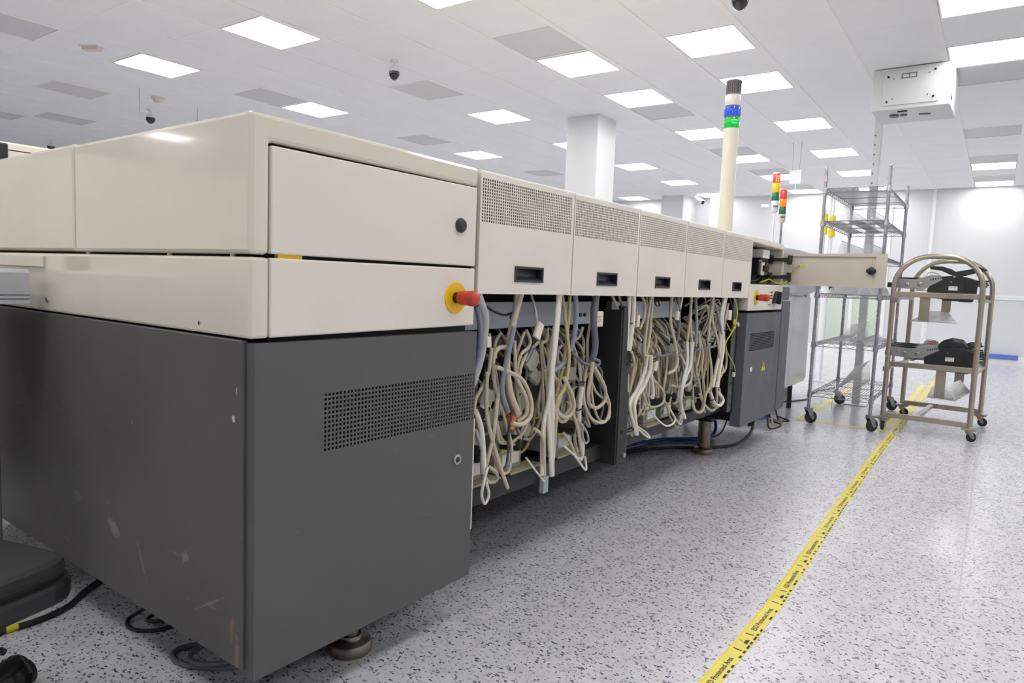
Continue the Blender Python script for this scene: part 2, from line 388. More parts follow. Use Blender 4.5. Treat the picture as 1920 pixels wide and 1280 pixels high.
# far wall: solid above, a glazed band below
wf = MB()
wf.box(X1, Y0, 1.13, X1+.1, Y1, ZC+.03); wf.box(X1, Y0, 0, X1+.1, Y1, .1)
wf.box(X1, 1.30, .1, X1+.1, 1.95, 1.13); wf.box(X1, 3.0, .1, X1+.1, Y1, 1.13)
struct('wall_far', wf, 'wall')
def window(n, ya, yb, za, zb, mull, glasskey):
    fr = MB()
    fr.box(X1-.015, ya, za, X1+.05, yb, za+.05); fr.box(X1-.015, ya, zb-.04, X1+.05, yb, zb)
    for y in mull: fr.box(X1-.015, y-.03, za+.05, X1+.05, y+.03, zb-.04)
    o = struct('window_%d' % n, fr, 'trim', bevel=.004)
    edges = sorted(mull)
    for a, b in zip(edges[:-1], edges[1:]):
        obj('pane', MB().box(X1+.01, a+.025, za+.04, X1+.02, b-.025, zb-.03), glasskey, o)
window(1, -4.0, 1.30, .1, 1.13, (-3.97, -2.3, -.9, 1.27), 'milkglass')
window(2, 1.95, 3.0, .1, 1.13, (1.98, 2.5, 2.97), 'glass')
# the next room seen through window_2
nr = MB().box(X1+.1, 1.0, -.1, X1+3, 4.6, 0); nr.box(X1+2.9, 1.0, 0, X1+3, 4.6, 2.4); nr.box(X1+.1, .9, 0, X1+3, 1.0, 2.4); nr.box(X1+.1, 4.6, 0, X1+3, 4.7, 2.4); nr.box(X1+.1, .9, 2.4, X1+3, 4.7, 2.5)
struct('wall_beyond', nr, 'olive')
lamp = bpy.data.lights.new('fill_light_beyond', 'AREA'); lamp.energy = 45; lamp.size = 1.5  # area light without a fixture, added to light the next room
lo = bpy.data.objects.new('fill_light_beyond', lamp); lo.location = (X1+1.5, 2.8, 2.3); COL.objects.link(lo)
t = thing('folding_rack', 'white crossed-leg folding rack behind the greenish window glass', 'rack', (X1+.8, 2.4, 0))
for s in (-1, 1):
    for k in (0, 1):
        obj('crossed_leg', MB().cyl((X1+.8+k*.5, 2.4-s*.42, .05), (X1+.8+k*.5, 2.4+s*.42, 1.02), .016, n=8), 'pvcwhite', t)
obj('top_bar', MB().cyl((X1+.8, 1.98, 1.02), (X1+1.3, 1.98, 1.02), .016, n=8), 'pvcwhite', t)
obj('top_bar', MB().cyl((X1+.8, 2.82, 1.02), (X1+1.3, 2.82, 1.02), .016, n=8), 'pvcwhite', t)
struct('baseboard_far', MB().prism([(X1-.06, 0), (X1, 0), (X1, .11), (X1-.05, .11), (X1-.06, .1)], 'y', Y0, Y1), 'trim')
for n, ya in ((1, 1.30), (2, 1.95), (3, 3.0)):
    struct('trim_%d' % n, MB().box(X1-.03, ya-.025, .11, X1, ya+.025, ZC), 'trim')
struct('trim_4', MB().box(X1-.02, Y0, 1.13, X1, 1.30, 1.16), 'trim')
# columns
struct('column_1', MB().box(6.74, 3.86, 0, 7.15, 4.27, ZC+.02), 'wall', bevel=.012)
struct('column_2', MB().box(13.4, 5.62, 0, 14.1, 6.10, ZC+.02), 'wall', bevel=.012)
struct('column_3', MB().box(13.75, 5.0, 0, 14.1, 5.2, ZC+.02), 'trim', bevel=.01)
tag(obj('blue_bar', MB().box(14.0, -.09, .111, 14.045, .44, .185), 'bluebar', bevel=.008), 'long blue foam bar lying on the white curb below the far glass wall', 'bar')
for y, nm in ((.06, 'left'), (-.42, 'right')):
    pass
t = thing('wall_display', 'tiny black wall panel with a green light beyond the shelf rack', 'panel', (14.085, 2.85, 1.16))
obj('case', MB().box(14.07, 2.80, 1.16, 14.1, 2.90, 1.27), 'black', t, bevel=.004); obj('light', MB().box(14.066, 2.83, 1.165, 14.072, 2.87, 1.18), 'ledgreen', t)

# ---------------------------------------------------------------- ceiling cells
CA, PX, PY = .018, .605, .578
def cc(i, j): return 3.37+PX*i, 3.16+PY*j
def cw(u, v):
    du, dv = u-3.37, v-3.16; c, s = math.cos(CA), math.sin(CA)
    return 3.37+c*du-s*dv, 3.16+s*du+c*dv
LIT = {(i, j) for i in (0, 3, 5, 8, 11, 14, 17) for j in (-2, 0, 3, 6)} | {(0, -5), (3, -5), (5, -5), (14, -5), (17, -5)}
LIT -= {(17, 6), (11, 6), (14, 6), (5, 6)}
LIT |= {(14, 6), (17, 6), (-3, 9), (-3, 15)} | {(i, j) for i in (5, 8, 11, 14, 17) for j in (12, 18)} | {(5, 9), (11, 9)}  # mostly unseen lights, added behind machine and column to brighten the left ceiling
LIT -= {(3, 3)}
LIT |= {(-14, 21), (-14, 18), (-11, 12), (-12, 3)}  # unseen lights added for reflections on the cream cover and fill at left
LIT |= {(i, j) for i in (-3, -6, -9) for j in (-5, -2, 0, 3, 6)} | {(i, -9) for i in (-6, -3, 0, 3, 5, 8, 11, 14, 17)}  # unseen lights added behind the camera and along the right for room brightness
OFF = {(3, 3), (0, 9)}
VENT = {(-2, 6), (2, 0), (2, 6), (6, 0), (6, -5), (10, -5), (10, 0), (13, 0), (6, 6), (1, 12), (11, 6), (13, -5), (16, -5), (16, 0), (0, 13)}
VENT -= LIT
ROT = Matrix.Rotation(CA, 4, 'Z')
# the T-grid
gb = MB()
def gstrip(u0, v0, u1, v1, drop=.004):
    ps = [cw(u0, v0), cw(u1, v0), cw(u1, v1), cw(u0, v1)]
    gb.prism(ps, 'z', ZC-drop, ZC+.03)
def clipok(x, y, e=.02): return X0+e < x < X1-e and Y0+e < y < Y1-e
for j in range(-13, 24):
    v = 3.16+PY*(j+.5)
    us = [3.37+PX*(i+.5) for i in range(-18, 19)]
    ok = [u for u in us if clipok(*cw(u, v), .04)]
    if ok: gstrip(max(ok[0], ok[0]), v-.024, ok[-1], v+.024)
for i in range(-18, 19):
    u = 3.37+PX*(i+.5)
    ok = [3.16+PY*(j+.5) for j in range(-13, 24)]
    ok = [v for v in ok if clipok(*cw(u, v), .04)]
    if ok:
        for va, vb in zip(ok[:-1], ok[1:]): gstrip(u-.016, va+.024, u+.016, vb-.024, .0006)
obj('ceiling_grid', gb, 'grid', CEIL)
cells = []
for i in range(-18, 19):
    for j in range(-13, 24):
        if (i, j) in LIT or (i, j) in VENT or (i, j) in OFF: continue
        u, v = cc(i, j)
        if not all(clipok(*cw(u+a*.3, v+b*.29)) for a in (-1, 1) for b in (-1, 1)): continue
        p = to_px(cw(u, v)+(ZC,))
        vis = p and -60 < p[0] < 1980 and -60 < p[1] < 460
        cells.append((p[2] if vis else 99, i, j))
cells.sort()
tm = MB().box(-.287, -.266, 0, .287, .266, .03); tm.mats.append(M['tile']); tme = tm.mesh('ceiling_tile', (0, 0, 0))
rest = MB()
for k, (d, i, j) in enumerate(cells):
    u, v = cc(i, j); x, y = cw(u, v)
    if k < 290 and d < 90:
        o = bpy.data.objects.new('ceiling_tile', tme); put(o, (x, y, ZC-.0002+(k % 3)*.0004), CEIL); o.rotation_euler = (0, 0, CA)
    else:
        rest.rotbox((x, y, ZC+.015), (.287, .266, .015), CA)
o = obj('ceiling_tile_field', rest, 'tile', CEIL); o['kind'] = 'stuff'
# light panels
fm = MB()
for a in (-1, 1):
    fm.box(-.283, a*.262-(.012 if a > 0 else 0), -.003, .283, a*.262+(.012 if a < 0 else 0), .03)
    fm.box(a*.283-(.014 if a > 0 else 0), -.25, -.003, a*.283+(.014 if a < 0 else 0), .25, .03)
fm.mats.append(M['lightframe']); fme = fm.mesh('frame', (0, 0, 0))
dm = MB().box(-.269, -.25, 0, .269, .25, .03); dm.mats.append(M['glow']); dme = dm.mesh('diffuser', (0, 0, 0))
om = MB().box(-.269, -.25, 0, .269, .25, .03); om.mats.append(M['offpanel']); ome = om.mesh('diffuser', (0, 0, 0))
ROWN = {6: 'the row farthest left', 3: 'the row left of the white column', 0: 'the row above the machine front', -2: 'the row over the aisle', -5: 'the row at the right picture edge', -9: 'the added row along the right wall', 9: 'the added row behind the machine', 12: 'the second added row behind the machine', 18: 'the added row by the left wall', 15: 'the third added row behind the machine'}
ORD = {0: 'nearest', 3: 'second', 5: 'third', 8: 'fourth', 11: 'fifth', 14: 'sixth', 17: 'seventh', -3: 'first added behind the camera', -6: 'second added behind', -9: 'third added behind', -11: 'fourth added behind', -12: 'fifth added behind', -14: 'farthest added behind'}
RNO = {6: 'leftmost row', 3: 'second row from the left', 0: 'middle row above the machine', -2: 'row left of the hanging grey box', -5: 'row right of the hanging grey box', -9: 'added unseen row by the right wall', 9: 'first added row behind the machine', 12: 'second added row behind the machine', 15: 'third added row behind the machine', 18: 'added unseen row by the left wall', 21: 'last added row at the left wall'}
for (i, j) in sorted(LIT | OFF):
    u, v = cc(i, j); x, y = cw(u, v); lit = (i, j) in LIT
    lab = ('bright square ceiling light, %s in %s' % (ORD[i], RNO[j])) if lit else \
        ('unlit square ceiling panel beyond the middle dome camera' if i == 3 else 'unlit square ceiling panel near the smoke detector')
    t = thing('ceiling_light', lab, 'ceiling light', (x, y, ZC), 'square ceiling light panels')
    t.rotation_euler = (0, 0, CA)
    for nm, me in (('frame', fme), ('diffuser', dme if lit else ome)):
        c = bpy.data.objects.new(nm, me); c.parent = t; COL.objects.link(c)
vm = MB()
vm.box(-.287, -.266, .0055, .287, .266, .03)
vm.mats.append(M['vent']); vme = vm.mesh('core', (0, 0, 0))
sm = MB()
sm.box(-.27, -.25, .0035, .27, .25, .006)
sm.mats.append(M['vent']); sme = sm.mesh('slats', (0, 0, 0))
VL = {(2, 0): 'large grey square vent beside the nearest light over the machine', (2, 6): 'grey ceiling vent left of a light above the cream cover', (-2, 6): 'split grey ceiling vent at the upper left',
      (6, 0): 'grey vent beside a light just right of the white column top', (6, -5): 'grey vent below the large light right of the grey box', (10, -5): 'flat grey vent at the right edge of the ceiling',
      (10, 0): 'small grey vent behind the tall signal tower', (13, 0): 'small grey vent above the two far signal lights', (6, 6): 'grey vent low over the perforated hoods', (1, 12): 'faint grey vent far left above the cover',
      (11, 6): 'faint grey vent left of the white column', (13, -5): 'distant grey vent above the small light at right', (16, -5): 'farthest grey vent at right beside the last light', (16, 0): 'farthest grey vent left of the shelf rack', (0, 13): 'dim grey vent at the far left edge'}
for (i, j) in sorted(VENT):
    u, v = cc(i, j); x, y = cw(u, v)
    t = thing('ceiling_vent', VL[(i, j)], 'vent', (x, y, ZC), 'grey ceiling vents'); t.rotation_euler = (0, 0, CA)
    for nm, me in (('core', vme), ('panel', sme)):
        c = bpy.data.objects.new(nm, me); c.parent = t; COL.objects.link(c)
# ceiling devices
def dome(x, y, lab, s=1):
    t = thing('dome_camera', lab, 'camera', (x, y, ZC), 'dome cameras on the ceiling')
    obj('mount', MB().lathe((x, y, ZC), (0, 0, -1), [(0, .045*s), (.015, .045*s), (.02, .012*s), (.05, .012*s), (.06, .05*s), (.10, .056*s)], 16), 'pvcwhite', t)
    obj('dome', MB().lathe((x, y, ZC-.10), (0, 0, -1), [(0, .058*s), (.02, .058*s), (.04, .05*s), (.06, .032*s), (.07, .01*s)], 16), 'lens', t)
dome(4.29, 4.51, 'black dome camera hanging in the middle of the ceiling', .8)
dome(4.14, 8.47, 'small black dome camera above the cream cover at left', .9)
dome(4.28, 1.508, 'black dome camera cut by the top edge of the picture', .9)
dome(4.37, 12.0, 'tiny dome camera at the far left over the back machine', .9)
def detector(x, y, lab, g=True):
    t = thing('smoke_detector', lab, 'detector', (x, y, ZC))
    obj('base', MB().lathe((x, y, ZC), (0, 0, -1), [(0, .07), (.02, .07), (.025, .06)], 18), 'ivory', t)
    obj('sensor', MB().lathe((x, y, ZC-.025), (0, 0, -1), [(0, .05), (.025, .045), (.032, .02)], 18), 'ivory', t)
detector(3.90, 7.81, 'round ivory smoke detector on the ceiling left of the machine corner')
t = thing('indicator_lamp', 'small pale pink indicator lamp on the ceiling at upper left', 'lamp', (2.72, 6.57, ZC))
obj('body', MB().rotbox((2.72, 6.57, ZC-.016), (.035, .075, .016), .5), 'pink', t, bevel=.006); obj('base', MB().rotbox((2.72, 6.57, ZC-.003), (.045, .085, .003), .5), 'trim', t)
t = thing('bullet_camera', 'white bullet camera under the far ceiling beside the signal tower', 'camera', (13.46, 5.3, 2.85))
obj('body', MB().cyl((13.50, 5.42, 2.90), (13.42, 5.22, 2.80), .05, n=14), 'pvcwhite', t); obj('lens', MB().cyl((13.421, 5.222, 2.801), (13.417, 5.212, 2.796), .038, n=14), 'lens', t)
obj('bracket', MB().cyl((13.50, 5.40, 2.89), (13.52, 5.44, 2.958), .02, n=8), 'pvcwhite', t)
t = thing('hanging_holder', 'clear plastic sign holder hanging on two thin wires beyond the tower lights', 'sign', (9.1, 2.36, 2.5))
obj('wire', MB().cyl((9.1, 2.41, ZC), (9.1, 2.40, 2.6), .003, n=5), 'wire', t); obj('wire', MB().cyl((9.1, 2.31, ZC), (9.1, 2.32, 2.6), .003, n=5), 'wire', t)
obj('sleeve', MB().box(9.09, 2.29, 2.44, 9.11, 2.43, 2.61), 'clear', t, bevel=.004); obj('pull', MB().cyl((9.1, 2.35, 2.44), (9.1, 2.35, 2.30), .008, n=6), 'clear', t)
for x, y, zb, lab in ((3.6, 7.6, 1.9, 'thin dark hanging wire behind the seam of the cream cover'), (4.4, 7.9, 2.0, 'thin short hanging wire behind the cream cover edge')):
    tag(obj('hanging_wire', MB().cyl((x, y, ZC), (x, y, zb), .003, n=6), 'c_g'), lab, 'wire')
# electrical box on the ceiling, with its post
t = thing('electrical_box', 'pale grey electrical cabinet hanging under the ceiling above the rack', 'cabinet', (6.76, .84, 2.62))
obj('case', MB().box(6.5, .555, 2.62, 7.03, 1.12, ZC-.006), 'boxgrey', t, bevel=.006)
dr = obj('door', MB().box(6.492, .64, 2.655, 6.502, 1.04, 2.93), 'boxgrey', t, bevel=.003)
lb = MB()
for a, b in ((.91, .86), (.86, .79)): pass
for (ya, yb, za, zb) in ((.80, .91, 2.895, 2.901), (.80, .91, 2.862, 2.868), (.80, .806, 2.862, 2.901), (.904, .91, 2.862, 2.901), (.852, .858, 2.862, 2.901)): lb.box(6.489, ya, za, 6.493, yb, zb)
obj('label_frame', lb, 't_grey', dr)
for y, z in ((1.005, 2.885), (.675, 2.905), (1.005, 2.685), (.675, 2.695)):
    obj('lock', MB().cyl((6.484, y, z), (6.494, y, z), .0085, n=10), 'black', dr)
    obj('screw', MB().cyl((6.486, y+(-.04 if y > .9 else .04), z+(-.02 if z > 2.8 else .02)), (6.494, y+(-.04 if y > .9 else .04), z+(-.02 if z > 2.8 else .02)), .005, n=8), 't_grey', dr)
obj('cable_gland', MB().cyl((6.70, .97, 2.622), (6.70, .97, 2.605), .035, n=14).cyl((6.70, .90, 2.622), (6.70, .90, 2.608), .025, n=12), 't_grey', t)
obj('cable_slot', MB().box(6.56, .86, 2.612, 6.585, .93, 2.622), 'black', t); obj('cable_slot', MB().rotbox((6.74, .75, 2.617), (.01, .04, .005), .3), 't_grey', t)
obj('side_latch', MB().box(6.52, .549, 2.66, 6.54, .556, 2.69), 'black', t)
t = thing('support_post', 'square pale steel post with mounting holes behind the wire rack', 'post', (7.5, 1.21, 0))
obj('shaft', MB().box(7.465, 1.175, .012, 7.535, 1.245, ZC-.006), 'boxgrey', t, bevel=.006)
obj('base_plate', MB().box(7.40, 1.11, 0, 7.60, 1.31, .012), 'boxgrey', t, bevel=.003)
hm = MB()
for k in range(9): hm.cyl((7.461, 1.225, 2.62-k*.09), (7.467, 1.225, 2.62-k*.09), .008, n=8)
obj('holes', hm, 't_grey', t)['kind'] = 'stuff'

# ---------------------------------------------------------------- floor tape
def tape_strip(pts, wd, z, taper=1):
    mb = MB(); n = len(pts); vs_ = []
    for i, p in enumerate(pts):
        a = Vector(pts[max(i-1, 0)]); b = Vector(pts[min(i+1, n-1)]); d = (b-a).normalized(); nn = Vector((-d.y, d.x))
        hw = wd/2*(1+random.uniform(-.06, .06)); c = Vector(p)
        l = c+nn*hw; r = c-nn*hw
        zz = z+random.uniform(0, .0004)
        vs_ += [(l.x, l.y, zz), (r.x, r.y, zz), (l.x, l.y, 0), (r.x, r.y, 0)]
    fs = []
    for i in range(n-1):
        a, b = i*4, i*4+4
        fs += [(a, a+1, b+1, b), (a, b, b+2, a+2), (a+1, a+3, b+3, b+1)]
    mb.add(vs_, fs); return mb
TP = [(1.55, .603), (1.70, .603), (1.83, .603), (2.10, .600), (2.45, .599), (2.80, .612), (3.15, .626), (3.53, .641), (4.1, .66), (4.7, .678), (5.37, .696), (6.2, .712), (6.99, .727), (8.2, .745), (9.76, .765), (11.5, .795), (13.2, .83)]
def tp(x):
    for a, b in zip(TP[:-1], TP[1:]):
        if x <= b[0]: return a[1]+(b[1]-a[1])*(x-a[0])/(b[0]-a[0])
    return TP[-1][1]
pts = [(x/12, tp(x/12)+random.uniform(-.0012, .0012)) for x in range(19, 158)]
T = thing('floor_tape', 'yellow hazard tape line with black ESD lettering running down the aisle floor', 'tape', (1.6, .603, 0))
obj('strip', tape_strip(pts, .053, .0011), 'tape', T)
e2 = [(x, y+.024) for x, y in pts]; obj('edge_stripe', tape_strip(e2, .006, .0016), 'tapeedge', T)
ink = MB(); x = 1.80; k = 0
while x < 7.2:
    for nm in ('ESD Protected Area',):
        text_mb(ink, nm, .0235, lambda a, b, x=x: (x+a, tp(x+a)-.008+b, .0018), .0004)
    xs_ = x+.25
    ink.add([(xs_, tp(xs_)-.012, .0018), (xs_+.006, tp(xs_)-.012, .0018), (xs_+.010, tp(xs_)+.014, .0018), (xs_+.004, tp(xs_)+.014, .0018)], [(0, 1, 2, 3)])
    xs_ = x+.30
    ink.add([(xs_, tp(xs_)-.012, .0018), (xs_+.035, tp(xs_)-.012, .0018), (xs_+.018, tp(xs_)+.016, .0018), (xs_+.008, tp(xs_)+.0, .0018), (xs_+.028, tp(xs_)-.002, .0018), (xs_+.018, tp(xs_)+.010, .0018)], [(0, 1, 4, 3), (3, 5, 2)])
    xs_ = x+.37
    ink.add([(xs_, tp(xs_)-.012, .0018), (xs_+.006, tp(xs_)-.012, .0018), (xs_+.004, tp(xs_)+.014, .0018), (xs_-.002, tp(xs_)+.014, .0018)], [(0, 1, 2, 3)])
    x += .405; k += 1
x = 1.6
while x < 7.5:
    if random.random() < .8:
        l = random.uniform(.014, .026)
        ink.add([(x, tp(x)-.0245, .0018), (x+l, tp(x+l)-.0245, .0018), (x+l, tp(x+l)-.0175, .0018), (x, tp(x)-.0175, .0018)], [(0, 1, 2, 3)])
    x += .034
obj('lettering', ink, 'ink', T)['kind'] = 'stuff'
T2 = thing('parking_tape', 'worn plain yellow tape outline on the floor under the wire rack', 'tape', (6.2, 1.1, 0))
obj('strip', tape_strip([(6.2, 1.45), (6.22, 1.2), (6.24, .95), (6.24, .76)], .045, .0008), 'tape2', T2)
obj('strip', tape_strip([(6.15, 1.43), (7.0, 1.44), (8, 1.46), (9, 1.5), (10, 1.55)], .05, .0010), 'tape2', T2)
obj('strip', tape_strip([(6.2, .795), (6.8, .80), (7.5, .81), (8.6, .83), (10, .86)], .045, .0009), 'tape2', T2)
# ---------------------------------------------------------------- the big cream and grey placement machine
YF = 1.35
K = thing('placement_machine', 'long cream and dark grey assembly machine with perforated hoods and an open cable bay', 'machine', (2.9, 2.3, 0))
def rrect(x0, z0, x1, z1): return [(x0, z0), (x1, z0), (x1, z1), (x0, z1)]
def part(name, mb, key=None, bevel=0, parent=None, label=None): return obj(name, mb, key, parent or K, bevel, label=label)
# near module, upper cover: a frame round the door recess, then a second cover panel behind it
part('upper_cover', MB().prism([(.870, 1.136), (.918, 1.136), (.918, 1.384), (1.644, 1.380), (1.644, 1.437), (.870, 1.443)], 'y', YF, 2.232), 'cream', .010)
part('upper_cover', MB().prism([(.870, 1.137), (1.60, 1.137), (1.60, 1.438), (.870, 1.446)], 'y', 2.236, 3.4), 'cream', .009)
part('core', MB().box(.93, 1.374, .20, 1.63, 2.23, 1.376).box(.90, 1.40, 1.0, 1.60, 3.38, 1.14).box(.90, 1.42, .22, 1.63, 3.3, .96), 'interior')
d = part('upper_door', MB().prism(rrect(.9225, 1.139, 1.640, 1.377), 'y', YF, 1.368), 'cream2', .004)
obj('round_latch', MB().lathe((1.564, YF, 1.257), (0, -1, 0), [(-.002, .0215), (.006, .0215), (.0085, .0195), (.010, .0165), (.0125, .0165), (.015, .013)], 24), 'knob', d)
part('yellow_latch', MB().prism(rrect(.945, 1.128, 1.01, 1.139), 'y', 1.356, 1.37), 'yellow')
for y in (2.18, 1.72, 1.44): part('spacer_pin', MB().cyl((.885, y, 1.126), (.885, y, 1.14), .006, n=8), 'ivory')
part('lower_cover', MB().prism(rrect(.870, .949, .918, 1.130), 'y', YF, 3.4), 'cream', .007)
part('lower_cover_ledge', MB().prism([(2.45, 1.085), (3.4, 1.085), (3.4, 1.128), (2.45, 1.122)], 'x', .862, .871), 'cream', .003)
d = part('lower_door', MB().prism([(.921, .950), (1.642, .958), (1.640, 1.132), (.921, 1.130)], 'y', YF, 1.372), 'cream2', .004)
def estop(parent, x, z, y=YF):
    e = part('emergency_stop', MB().lathe((x, y, z), (0, -1, 0), [(-.001, .0475), (.003, .0475), (.004, .046)], 32), 'yellow')
    obj('stem', MB().cyl((x, y-.002, z), (x, y-.026, z), .0165, n=18), 'black', e)
    obj('red_button', MB().lathe((x, y-.022, z), (0, -1, 0), [(0, .0205), (.006, .022), (.03, .0215), (.032, .0225), (.046, .0235), (.056, .0215), (.062, .0155), (.065, .005)], 24), 'red', e)
estop(d, 1.551, 1.043)
part('cover_bolt', MB().cyl((.871, 2.44, .985), (.866, 2.44, .985), .008, n=10), 'chrome'); part('cover_bolt', MB().cyl((.871, 1.555, .972), (.868, 1.555, .972), .005, n=8), 'chrome')
part('side_panel', MB().prism([(1.379, .172), (3.3, .172), (3.3, .944), (1.379, .944)], 'x', .872, .886), 'darkside', .003)
# dark front door with its perforated vent
VP = .0118
def vent_door():
    us = [.880]; nv = 49; v0 = 1.072; hs = .0066
    for i in range(nv): us += [v0+i*VP, v0+i*VP+hs]
    us += [1.653]
    zs = [.156]; z0 = .663
    for j in range(13): zs += [z0+j*.01145, z0+j*.01145+.0068]
    zs += [.939]
    hole = lambda i, j: i % 2 == 1 and j % 2 == 1 and i < 2*nv and j < 26
    return MB().plate(us, zs, hole, lambda u, v: (u, 1.345, v), .0025, (0, -1, 0))
d = part('lower_front_door', vent_door(), 'dark')
fr = MB()
fr.box(.880, 1.3474, .156, .905, 1.378, .939); fr.box(1.632, 1.3474, .156, 1.653, 1.372, .939); fr.box(.905, 1.3474, .156, 1.632, 1.372, .175); fr.box(.905, 1.3474, .915, 1.632, 1.372, .939)
obj('door_edge', fr, 'dark', d, .0015)
obj('vent_backing', MB().box(1.05, 1.366, .64, 1.66, 1.372, .82), 'blackmatt', d)
lk = obj('lock', MB().lathe((1.577, 1.345, .546), (0, -1, 0), [(-.002, .0165), (.003, .0165), (.005, .0145), (.005, .0095), (.002, .009)], 24), 'chrome', d)
part('lock_core', MB().lathe((1.577, 1.3435, .546), (0, -1, 0), [(0, .008), (.003, .008), (.004, .006)], 14), 'black')
part('edge_strip', MB().box(1.655, 1.352, .30, 1.668, 1.36, .66), 'ivory', .002)
part('gap_bracket', MB().box(1.46, 1.40, .93, 1.50, 1.44, .958).box(1.56, 1.38, .93, 1.60, 1.40, .958), 'beamgrey')

# five perforated hood panels with pull handles
HW = .545
def hood_mesh():
    us = [0.0]; n = 46; p = .0114; u0 = .009
    for i in range(n): us += [u0+i*p, u0+i*p+.0066]
    us += [HW]
    hu0, hu1 = .192, .352
    us += [hu0, hu1]; us = sorted(set(us)); us = [u for u in us]
    zs = [1.056]; zs += [1.1005, 1.1455]; rows = []
    for j in range(14): rows.append((1.279+j*.0097, 1.279+j*.0097+.0068))
    for a, b in rows: zs += [a, b]
    zs += [1.428]
    def hole(i, j):
        um = (us[i]+us[i+1])/2; zm = (zs[j]+zs[j+1])/2
        if hu0 < um < hu1 and 1.1005 < zm < 1.1455: return True
        k = (um-u0) % p; r = int((um-u0)//p)
        if um < u0 or r >= n or k > .0066: return False
        return any(a < zm < b for a, b in rows)
    mb = MB().plate(us, zs, hole, lambda u, v: (u, YF, v), .002, (0, -1, 0))
    mb.prism([(YF, 1.428), (YF+.001, 1.432), (YF+.004, 1.4355), (YF+.010, 1.437), (YF+.30, 1.437), (YF+.30, 1.430), (YF+.02, 1.430), (YF+.01, 1.428)], 'x', 0, HW)
    mb.prism([(YF, 1.056), (YF+.03, 1.056), (YF+.03, 1.058), (YF+.002, 1.058)], 'x', 0, HW)
    mb.prism([(YF+.002, 1.058), (YF+.03, 1.058), (YF+.03, 1.43), (YF+.002, 1.43)], 'x', 0, .0015); mb.prism([(YF+.002, 1.058), (YF+.03, 1.058), (YF+.03, 1.43), (YF+.002, 1.43)], 'x', HW-.0015, HW)
    mb.mats.append(M['cream2']); return mb
hm = hood_mesh(); hme = hm.mesh('hood_panel', (0, 0, 0))
hb = MB()      # handle: frame and a slanted recess
for a in ((.188, 1.0965, .356, 1.1030), (.188, 1.1430, .356, 1.1495), (.188, 1.1030, .195, 1.1430), (.349, 1.1030, .356, 1.1430)): hb.box(a[0], YF-.004, a[1], a[2], YF+.002, a[3])
hb.mats.append(M['handle']); hfe = hb.mesh('handle', (0, 0, 0))
hr = MB()
hr.prism([(YF+.001, 1.104), (YF+.022, 1.116), (YF+.026, 1.142), (YF+.028, 1.142), (YF+.028, 1.101), (YF+.001, 1.101)], 'x', .196, .348)
hr.prism([(YF+.001, 1.142), (YF+.028, 1.142), (YF+.028, 1.145), (YF+.001, 1.145)], 'x', .194, .350)
hr.box(.192, YF, 1.102, .195, YF+.028, 1.145); hr.box(.349, YF, 1.102, .352, YF+.028, 1.145)
hr.mats.append(M['knob']); hre = hr.mesh('handle_recess', (0, 0, 0))
hbk = MB().box(.003, YF+.014, 1.262, HW-.003, YF+.02, 1.427); hbk.mats.append(M['blackmatt']); hbke = hbk.mesh('vent_backing', (0, 0, 0))
for k, (xa, xb, dz) in enumerate(((1.656, 2.206, -.001), (2.213, 2.757, -.003), (2.764, 3.292, -.005), (3.298, 3.831, -.006), (3.836, 4.345, -.008))):
    o = bpy.data.objects.new('hood_panel', hme); put(o, (xa, 0, dz), K); o.scale = ((xb-xa)/HW, 1, 1)
    for nm, me in (('handle', hfe), ('handle_recess', hre), ('vent_backing', hbke)):
        c = bpy.data.objects.new(nm, me); c.parent = o; COL.objects.link(c)
part('roof', MB().box(1.652, YF+.30, 1.425, 4.36, 3.4, 1.43), 'creamin')
part('back_panel', MB().box(.90, 3.38, .2, 5.05, 3.4, 1.42), 'cream2')
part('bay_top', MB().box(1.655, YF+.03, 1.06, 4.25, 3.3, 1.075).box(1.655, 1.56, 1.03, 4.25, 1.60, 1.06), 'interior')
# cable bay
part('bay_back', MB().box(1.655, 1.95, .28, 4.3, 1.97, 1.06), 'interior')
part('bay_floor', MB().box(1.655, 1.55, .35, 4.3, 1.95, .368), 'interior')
part('upper_beam', MB().prism(rrect(1.66, .925, 2.70, 1.022), 'y', 1.50, 1.53), 'beamgrey', .003)
part('upper_beam', MB().prism(rrect(2.82, .935, 3.60, 1.022), 'y', 1.50, 1.53), 'beamgrey', .003)
part('lower_rail', MB().prism(rrect(1.66, .845, 2.70, .890), 'y', 1.58, 1.60), 'darkfar'); part('lower_rail', MB().prism(rrect(2.82, .845, 4.2, .890), 'y', 1.58, 1.60), 'darkfar')
for x, z in ((2.04, .965), (2.53, .965), (2.57, .965), (3.18, .975), (3.22, .975)): part('bolt', MB().cyl((x, 1.50, z), (x, 1.49, z), .008, n=8), 'hinge')
part('base_beam', MB().prism([(1.45, .318), (1.55, .318), (1.55, .385), (1.45, .385)], 'x', 1.655, 2.70), 'blackpaint', .004)
part('base_beam', MB().prism([(1.45, .330), (1.55, .330), (1.55, .393), (1.45, .393)], 'x', 2.712, 4.31), 'blackpaint', .004)
for a, b in ((1.70, 1.92), (1.98, 2.18), (2.30, 2.50), (2.86, 3.06), (3.12, 3.30)): part('module_flange', MB().box(a, 1.43, .394, b, 1.50, .402), 'tan', .001)
part('bay_stub', MB().box(2.20, 1.43, .275, 2.235, 1.448, .34), 'beamgrey')
part('divider_panel', MB().prism([(1.385, .298), (1.93, .298), (1.93, .93), (1.47, .93), (1.47, .99), (1.385, .99)], 'x', 2.700, 2.712), 'blackpaint')
part('divider_post', MB().prism(rrect(2.712, .298, 2.80, 1.005), 'y', 1.380, 1.392), 'blackpaint', .003)
part('divider_post_edge', MB().box(2.795, 1.380, .298, 2.803, 1.46, 1.005), 'dark')
